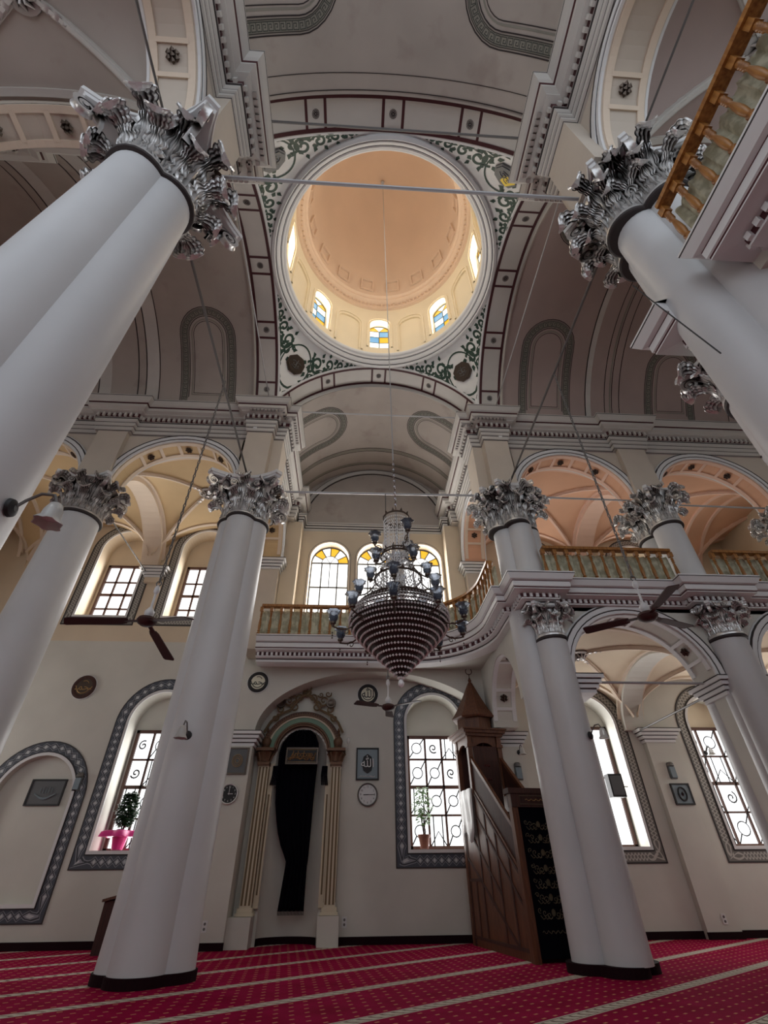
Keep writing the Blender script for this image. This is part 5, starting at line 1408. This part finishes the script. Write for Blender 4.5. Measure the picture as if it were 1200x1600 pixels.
text_mesh(ALLAH, .24, 'porc', t, (0, -.046, 0)); m = MB(); script_strokes(m, -.18, .18, -.27, -.235, -.036, random.Random(9), 12, .003); m.build('small_writing', 'porc', t)
def clock(x, z, r, label, rim, face, ink, y=YW, hr=8.9, mn=15):
    t = thing('wall_clock', label, 'clock', (x, y, z)); RT = lambda a, b, c: (a, -c, b)
    m = MB(); m.lathe([(r, 0), (r, .045), (r * .95, .06), (r * .87, .05), (r * .86, .03), (r * .86, 0)], 40, T=RT); m.build('rim', rim, t, 40)
    m = MB(); m.lathe([(r * .87, 0), (r * .87, .03), (.001, .0301)], 40, T=RT); m.build('dial', face, t)
    for k in range(12):
        a = pi / 2 - 2 * pi * (k + 1) / 12; text_mesh(str(k + 1), r * .24, ink, t, (r * .68 * cos(a), -.033, r * .68 * sin(a)), 'numeral', ext=.001)
    for ang, ln, wd, nm in ((hr / 12, r * .42, .014, 'hour_hand'), (mn / 60, r * .66, .009, 'minute_hand')):
        a = pi / 2 - 2 * pi * ang; m = MB(); m.tube([(-.02 * cos(a), -.04, -.02 * sin(a)), (ln * cos(a), -.04, ln * sin(a))], wd / 2, 4); m.build(nm, ink, t)
    return t
clock(.32, 2.45, .225, 'round grey-rimmed wall clock with a white dial under the blue-grey picture', 'iron', 'porc', 'black')
clock(-2.58, 2.40, .19, 'round clock with black dial left of the prayer niche, half hidden by the column', 'porc', 'black', 'porc', y=ya - .0, hr=3, mn=0)
t = framed('calligraphy_picture', 'dark picture hung on the pier left of the prayer niche', 'picture', -2.52, 3.02, .44, .52, 'bronze', 'slate', y=ya); m = MB()
for r_ in (.05, .09, .12): m.tube([(r_ * cos(a) * .9, -.036, r_ * sin(a)) for a in [i * pi / 10 for i in range(20)]], .006, 5, closed=True)
m.build('emblem', 'gold', t)
t = framed('framed_picture', 'dark framed picture hung inside the blind niche on the left wall', 'picture', -6.66, 2.52, .74, .50, 'black', 'slate', y=YW + .14)
m = MB(); m.tube([(-.22 + .44 * k / 12, -.036, -.03 - .08 * sin(pi * k / 12)) for k in range(13)], .012, 5); m.tube([(-.15 + .3 * k / 12, -.036, -.07 - .06 * sin(pi * k / 12)) for k in range(13)], .010, 5)
for k in range(5): m.tube([(-.12 + .06 * k, -.036, -.02), (-.12 + .06 * k, -.036, .08 + .02 * (k % 2))], .006, 4)
m.build('picture_motif', 'teal', t)
t = framed('framed_picture', 'square grey picture with an oval emblem on the wall pilaster at right', 'picture', 7.42, 2.43, .44, .42, 'black', 'teal', y=YW - .16)
m = MB(); m.tube([(.09 * cos(a), -.036, .13 * sin(a)) for a in [i * pi / 10 for i in range(20)]], .018, 5, closed=True); m.oct((0, -.036, 0), .035, 0, .05); m.build('emblem', 'black', t)
# small wall boxes
def lantern(x, y, z, label):
    t = thing('wall_lantern', label, 'lantern', (x, y, z), group='small grey wall lanterns'); m = MB(); m.box((0, -.015, 0), (.16, .03, .26)); m.lathe([(.08, 0), (.075, .05), (.05, .08), (.001, .09)], 12, (0, -.03, .13)); m.build('back_plate', 'iron', t, 40)
    m = MB(); m.box((0, -.05, 0), (.12, .06, .22)); m.build('front', 'teal', t)
lantern(3.62, ya, 2.78, 'small grey plaque-like box on the pier above the pulpit gate')
lantern(7.36, YW - .16, 2.86, 'small grey box on the wall pilaster above the square picture')
lantern(-5.98, YW, 2.66, 'small grey box on the left wall between the blind niche and the window')
def outlet(x, y, z, label): 
    t = thing('wall_socket', label, 'socket', (x, y, z), group='white wall sockets'); m = MB(); m.box((0, -.006, 0), (.09, .012, .16)); m.build('plate', 'porc', t); m = MB()
    for dz in (-.035, .035): m.lathe([(.022, 0), (.022, .004), (.001, .004)], 12, T=lambda a, b, c: (a, -.012 - c, b + dz))
    m.build('socket_hole', 'iron', t)
outlet(-2.62, ya, .33, 'white socket low on the pier left of the prayer niche'); outlet(-.10, YW, .33, 'white socket low on the wall right of the prayer niche'); outlet(7.40, YW - .16, .30, 'white socket low on the wall pilaster at right')

# ------------------------------------------------------------------ medallions on the pendentives
for (qn, pxy, lab) in (('FL', (466, 560), 'black octagonal medallion left of the dome foot, above the far left cornice'), ('FR', (722, 562), 'black octagonal medallion right of the dome foot, above the far right cornice'), ('NL', (434, 240), 'octagonal medallion with a pale patch at the near left dome corner'), ('NR', (782, 252), 'octagonal medallion with a bright yellow patch at the near right dome corner')):
    f = PM(Q[qn]); c = Vector(f(0, .52, .03)); cen = Vector((CX, CY, CZ)); nrm = (cen - c).normalized()
    up = Vector((0, 0, 1)); u_ = up.cross(nrm).normalized(); v_ = nrm.cross(u_)
    t = thing('medallion', lab, 'plaque', c, group='octagonal medallions of the dome'); TT = lambda a, b, h: tuple(u_ * a + v_ * b + nrm * h)
    m = MB(); m.prism([(.27 * cos(k * pi / 4 + pi / 8), .27 * sin(k * pi / 4 + pi / 8)) for k in range(8)], -.02, .03, T=TT); m.prism([(.23 * cos(k * pi / 4 + pi / 8), .23 * sin(k * pi / 4 + pi / 8)) for k in range(8)], .03, .045, T=TT); m.build('board', 'bronze' if qn[0] == 'F' else 'slate', t)
    m = MB()
    if qn == 'NR': m.prism([(-.20, -.15), (-.02, -.18), (.03, .02), (-.03, .16), (-.18, .13)], .046, .05, T=TT); m.build('yellow_patch', plain('bright_yellow', (.85, .62, .02), .5), t)
    elif qn == 'NL': m.prism([(-.02, -.20), (.17, -.13), (.02, .03)], .046, .05, T=TT); m.build('pale_patch', 'porc', t)
    m = MB()
    for sgn in (-1, 1): m.tube([TT(sgn * x, y, .05) for x, y in spiral((.06, .0), .08, 1.1, .5, 1, 14)], .010, 4)
    m.tube([TT(.0, -.12, .05), TT(.01, .13, .05)], .010, 4); m.tube([TT(-.12, -.07, .05), TT(0, -.11, .05), TT(.12, -.05, .05)], .010, 4); m.build('writing', 'iron', t)
for qn in ('FL', 'FR', 'NL', 'NR'):
    f = PM(Q[qn]); m = MB()
    # pale relief ring around each medallion
    pts = [(.37 * cos(a), .52 + .36 * sin(a) * (1.0 if sin(a) < 0 else 1.05)) for a in [i * pi / 16 for i in range(32)]]
    paint(m, f, pts, .03, 0, True, h=.012); m.build('painted_ring', 'green', pend)

# ------------------------------------------------------------------ pulpit (minbar)
ang = atan2(.42, -2.72)       # direction in which the pulpit runs towards the camera
mn = thing('pulpit', 'tall wooden pulpit with a conical roof and carved dark gate beside the far window', 'pulpit', (2.30, 11.83, 0), rz=0)
# local frame: s runs from the back (wall) to the front (camera), w is to the right
ds = Vector((.16, -1, 0)).normalized(); dw = Vector((1, .16, 0)).normalized()
def MT(s_, w_, z): v = ds * s_ + dw * w_; return (v.x, v.y, z)
Wd = .74
def mbx(mb, s0, s1, w0, w1, z0, z1, mi=0):
    p = [(s0, w0), (s1, w0), (s1, w1), (s0, w1)]; mb.prism(p, z0, z1, mi, T=MT)
# side panels: triangular stair cheeks under the landing
for w0 in (0.0, Wd - .05):
    m = MB()
    pl = [(.25, .0), (2.62, .0), (2.62, .98), (.95, 2.36), (.25, 2.36)]
    m.prism(pl, w0, w0 + .05, T=lambda a, b, c: MT(a, c, b)); side = m.build('side_panel', 'woodm', mn)
    m = MB(); y0 = w0 - .012 if w0 == 0 else w0 + .05
    def bar(a, b, th=.045): 
        dx, dz = b[0] - a[0], b[1] - a[1]; l = hypot(dx, dz); nx, nz = -dz / l * th / 2, dx / l * th / 2
        m.prism([(a[0] + nx, a[1] + nz), (b[0] + nx, b[1] + nz), (b[0] - nx, b[1] - nz), (a[0] - nx, a[1] - nz)], y0, y0 + .014, T=lambda p, q, c: MT(p, c, q))
    for a, b in (((.25, .12), (2.62, .12)), ((.30, 0), (.30, 2.36)), ((2.58, 0), (2.58, 1.0)), ((.95, 2.34), (2.62, .96)), ((.95, 1.95), (2.62, .57)), ((.95, .12), (.95, 2.3)), ((1.35, .60), (1.35, 2.0)), ((1.75, .12), (1.75, 1.66)), ((2.2, .12), (2.2, 1.30)), ((.30, .95), (.95, .95)), ((.62, .12), (.62, .95)), ((.30, 1.30), (2.2, .12)), ((.30, 1.9), (1.75, .75))): bar(a, b)
    m.build('moulding', 'woodd', side)
m = MB()
for k in range(9): mbx(m, 2.62 - (k + 1) * .20, 2.62 - k * .20, .06, Wd - .06, 0, .14 + .24 * k * .98)
m.build('step', 'woodd', mn)
m = MB()
for w0 in (.0, Wd - .06): m.prism([(2.62, 1.62), (.95, 3.02), (.95, 2.94), (2.62, 1.54)], w0, w0 + .06, T=lambda a, b, c: MT(a, c, b)); m.prism([(2.62, .98), (.95, 2.36), (.95, 2.44), (2.62, 1.06)], w0, w0 + .06, T=lambda a, b, c: MT(a, c, b))
m.build('handrail', 'woodm', mn)
m = MB()
for w0 in (.015,): m.prism([(2.62, 1.0), (.95, 2.40), (.95, 2.98), (2.62, 1.58)], w0, w0 + .02, T=lambda a, b, c: MT(a, c, b))
m.prism([(2.62, 1.0), (.95, 2.40), (.95, 2.98), (2.62, 1.58)], Wd - .04, Wd - .02, T=lambda a, b, c: MT(a, c, b)); m.build('rail_infill', 'woodd', mn)
# kiosk: four posts, arches, cornice, roof
for s0 in (.16, .86):
    for w0 in (-.02, Wd - .08):
        m = MB(); mbx(m, s0, s0 + .10, w0, w0 + .10, 0 if s0 < .5 else 2.3, 3.42); mbx(m, s0 - .02, s0 + .12, w0 - .02, w0 + .12, 3.20, 3.26); m.build('post', 'woodm', mn)
m = MB()
for w0 in (0, Wd - .04):
    A = archpts(.56, .30, 3.06, .24, 10); 
    for a, b in zip(A, A[1:]): m.prism([(a[0], a[1]), (b[0], b[1]), (b[0], 3.42), (a[0], 3.42)], w0, w0 + .04, T=lambda p, q, c: MT(p, c, q))
A = archpts(Wd / 2, .27, 3.06, .24, 10)
for s0 in (.20, .90):
    for a, b in zip(A, A[1:]): m.prism([(a[0], a[1]), (b[0], b[1]), (b[0], 3.42), (a[0], 3.42)], s0, s0 + .04, T=lambda p, q, c: MT(c, p, q))
m.build('arch_board', 'woodm', mn)
m = MB(); mbx(m, .20, .24, .03, Wd - .03, 2.3, 3.3); m.build('back_panel', 'woodd', mn)
m = MB(); mbx(m, .92, .95, .10, Wd - .10, 1.55, 3.22); m.build('hanging_cloth', 'woodd', mn)
wr = MB(); 
for z_ in (2.85, 2.60): wr.tube([MT(.96, .30 + .14 * k / 8, z_ + .02 * sin(k * 2.2)) for k in range(9)], .010, 4)
wr.build('cloth_writing', plain('faded_red', (.13, .02, .02), .6), mn)
m = MB()
for e, z0, z1 in ((.04, 3.42, 3.48), (.09, 3.48, 3.54), (.12, 3.54, 3.57)): mbx(m, .16 - e, .96 + e, -.02 - e, Wd + .02 + e, z0, z1)
m.build('cornice', 'woodm', mn)
cs = MT(.56, Wd / 2, 0)
m = MB(); m.lathe([(.40, 0), (.40, .28), (.38, .28), (.38, .0)], 8, (cs[0], cs[1], 3.57)); m.build('roof_drum', 'woodm', mn)
m = MB(); m.lathe([(.50, -.03), (.52, 0), (.50, .03), (.42, .14), (.24, .46), (.06, .82), (.03, .86), (.045, .90), (.02, .94)], 8, (cs[0], cs[1], 3.86)); m.build('roof', 'woodm', mn)
m = MB(); m.lathe([(.001, 0), (.02, 0), (.03, .03), (.01, .07), (.008, .16)], 10, (cs[0], cs[1], 4.76)); m.tube([(cs[0] + .075 * sin(t), cs[1], 4.98 - .075 * cos(t)) for t in [-2.4 + .32 * i for i in range(16)]], .010, 6); m.build('crescent', 'woodd', mn)
for zz in (3.62, 3.74):
    pass
# front gate with carved dark cloth
m = MB(); mbx(m, 2.62, 2.74, -.06, .05, 0, 2.20); m.build('gate_post', 'woodm', mn); m = MB(); mbx(m, 2.62, 2.74, Wd - .05, Wd + .06, 0, 2.20); m.build('gate_post', 'woodm', mn)
m = MB(); mbx(m, 2.58, 2.78, -.10, Wd + .10, 2.12, 2.20); mbx(m, 2.60, 2.76, -.06, Wd + .06, 1.92, 2.12); m.build('gate_lintel', 'woodd', mn)
m = MB(); mbx(m, 2.70, 2.72, .05, Wd - .05, 0.05, 1.94); g_ = m.build('gate_curtain', 'blackcloth', mn)
rn = random.Random(11)
def em(w_, z_): return MT(2.735, w_, z_)
for (c, z_) in ((.37, 1.68), (.37, 1.50), (.37, 1.30), (.37, 1.10), (.37, .92), (.37, .74), (.37, .56)):
    m = MB(); m.lathe([(.001, 0), (.03, 0), (.035, .01)], 10, T=lambda a, b, c2: em(c + a, z_ + b * 1.3))
    for sg in (-1, 1):
        for q in range(3):
            p = spiral((c + sg * (.07 + .075 * q), z_ + .03 * (q - 1)), .048 - .006 * q, 1.1, rn.random() * 6, sg, 12); m.tube([em(x, z) for x, z in p], .0045, 4)
            m.tube([em(c + sg * (.03 + .06 * q), z_ - .06), em(c + sg * (.06 + .06 * q), z_ - .075), em(c + sg * (.10 + .06 * q), z_ - .03)], .005, 4)
    m.build('embroidery', 'emb', mn)
m = MB(); m.tube([em(.14 + .46 * k / 20, .34 + .02 * sin(k * 1.9)) for k in range(21)], .005, 4); m.build('embroidery_band', 'emb', mn)
m = MB(); m.tube([MT(2.79, .08, 1.96), MT(2.79, Wd - .08, 1.96), MT(2.79, Wd - .08, 2.08), MT(2.79, .08, 2.08)], .005, 4, closed=True); m.build('lintel_frame', 'emb', mn)
m = MB(); m.tube([MT(2.79, .18 + .4 * k / 14, 2.02 + .015 * sin(k * 2)) for k in range(15)], .006, 4); m.build('lintel_writing', 'gold', mn)
# white sheet lying over the left side of the kiosk
m = MB(); P = []
for i in range(9):
    s_ = .30 + .62 * i / 8; P.append([MT(s_, -.05 - .012 * sin(i * 1.8 + j), z) for j, z in enumerate((1.62 + .10 * sin(i * .9), 1.9, 2.2, 2.44))])
m.grid(P); c = m.build('white_cloth', 'porc', smooth=60, loc=(2.30, 11.83, 0), tags=('white cloth hung over the window side of the wooden pulpit', 'cloth')); c.modifiers.new('t', 'SOLIDIFY').thickness = .006

# ------------------------------------------------------------------ small things by the walls
t = thing('lectern', 'small dark wooden lectern standing behind the left column', 'lectern', (-4.20, 11.25, 0)); m = MB(); m.box((0, 0, .36), (.34, .30, .72)); m.build('body', 'woodd', t); m = MB(); m.prism([(-.2, .70), (.24, .80), (.24, .84), (-.2, .74)], -.2, .2, T=lambda a, b, c: (a, c, b)); m.build('top', 'woodm', t)
def plant(x, y, z, label, wrap, hgt, wid, n, leafm, sd):
    wid = min(wid, .22)
    rn = random.Random(sd); t = thing('potted_plant', label, 'plant', (x, y, z))
    m = MB(); m.lathe([(.085, 0), (.12, .20), (.135, .20), (.135, .25), (.12, .25), (.115, .22), (.001, .21)], 20); m.build('pot', 'pot', t, 40)
    if wrap:
        m = MB(); m.lathe([(.10, 0), (.14, .20), (.16, .26), (.27, .33), (.33, .30), (.36, .22)], 36, rf=lambda a, z: 1 + (.22 * cos(5 * a) if z > .21 else .03 * cos(9 * a))); o = m.build('pink_wrapping', 'pink', t, 50); o.modifiers.new('t', 'SOLIDIFY').thickness = .004
    m = MB(); tr_ = []
    for k in range(5):
        a = k * 1.3; tr_.append([(0, 0, .2), (.05 * cos(a), .05 * sin(a), .2 + hgt * .4), (.14 * cos(a) * wid / .25, .14 * sin(a), .2 + hgt * (.6 + .08 * k))]); m.tube(tr_[-1], [.012, .009, .004], 5)
    m.build('stem', 'woodd', t)
    m = MB()
    for k in range(n):
        u = rn.random(); a = rn.random() * 6.28; rr = wid * (1 - .6 * abs(2 * u - .9)) * sqrt(rn.random()); c = Vector((rr * cos(a), rr * sin(a) * .7, .30 + hgt * (.18 + .82 * u)))
        d = Vector((cos(a), sin(a), rn.uniform(-.9, .3))).normalized(); s_ = d.cross(Vector((0, 0, 1))).normalized(); l = rn.uniform(.07, .12); w = l * .36
        up = s_.cross(d) * .012; m.face([c, c + d * l * .5 + s_ * w - up, c + d * l, c + d * l * .5 - s_ * w - up])
    m.build('foliage', leafm, t); return t
plant(-4.86, YW + .22, 1.50, 'leafy plant in shiny pink wrapping on the left window sill', True, .74, .27, 900, 'leafg', 3)
plant(1.56, YW + .22, 1.48, 'leafy plant in a terracotta pot on the sill of the window beside the pulpit', False, .85, .24, 220, 'leafl', 8)
t = thing('loudspeaker', 'slim black loudspeaker hanging in the left window', 'speaker', (-4.42, YW + .1, 2.62)); m = MB(); m.box((0, 0, 0), (.20, .12, .40)); m.build('cabinet', 'black', t); m = MB(); m.box((0, -.062, 0), (.15, .006, .34)); m.build('grille', 'slate', t); m = MB(); m.tube([(0, .06, 0), (-.2, .2, .05), (-.28, .25, .05)], .012, 6); m.build('bracket', 'iron', t)
t = thing('loudspeaker', 'black loudspeaker box before the bright tall window at right', 'speaker', (6.02, YW + .02, 2.62)); m = MB(); m.box((0, 0, 0), (.32, .2, .46)); m.build('cabinet', 'black', t); m = MB(); m.box((0, -.102, 0), (.26, .006, .38)); m.build('grille', 'slate', t); m = MB(); m.tube([(.1, .1, 0), (.36, .14, 0)], .012, 6); m.build('bracket', 'iron', t)

# ------------------------------------------------------------------ wall sconces with glass tulips
def sconce(x, y, z, a, label, n=1, s=1.0):
    t = thing('wall_sconce', label, 'wall lamp', (x, y, z), rz=a, group='glass tulip wall lamps')
    m = MB(); m.lathe([(.001, 0), (.055, .0), (.05, .02), (.02, .035)], 16, T=lambda p, q, r: (r * s, p * s, q * s)); m.build('wall_plate', 'black', t, 40)
    m = MB(); pts = [(.02, 0, 0), (.06, 0, .06), (.12, 0, .12), (.19, 0, .12), (.22, 0, .06)]; m.tube([(p[0] * s, p[1] * s, p[2] * s) for p in pts], .009 * s, 6); m.build('arm', 'iron', t, 50)
    m = MB(); m.lathe([(.02, .03), (.035, .02), (.05, -.03), (.052, -.07), (.075, -.11), (.070, -.11), (.047, -.07)], 20, (0, 0, 0), rf=lambda q, z: s * (1 + (.12 * cos(6 * q) if z < -.09 else 0)), T=lambda p, q, r: (p + .225 * s, q, r * s + .03 * s)); m.build('tulip_shade', 'frost', t, 50)
yF = CY + PY
sconce(CX - PX + .02, yF - .55, 2.72, R(-90), 'tulip wall lamp on the left far column', s=1.25)
sconce(CX + PX + .36, yF - .57, 2.74, R(-60), 'tulip wall lamp on the clustered column right of the pulpit', s=1.05)
sconce(CX - PX + .57, CY - PY + .02, 2.66, R(8), 'tulip wall lamp on the huge nearest column, at the left edge', s=1.0)
sconce(3.72, ya, 3.20, R(-90), 'tulip wall lamp beside the striped impost above the pulpit')
sconce(5.30, YW - .02, 3.35, R(-90), 'tulip wall lamp before the bright tall window at right')
sconce(8.45, YW - .02, 3.30, R(-90), 'tulip wall lamp before the window at the right edge')
sconce(-6.95, YW - .01, 2.6, R(-90), 'tulip wall lamp in the blind niche at the left edge') if False else None

# black cable stapled along the near right column
m = MB(); m.tube([(CX + PX - .55, CY - PY + .10, 5.9), (CX + PX - .62, CY - PY - .05, 5.2), (CX + PX - .58, CY - PY - .2, 4.2)], .006, 5); m.build('cable', 'black', tags=('thin black cable running down the upper right column below the balcony', 'cable'))
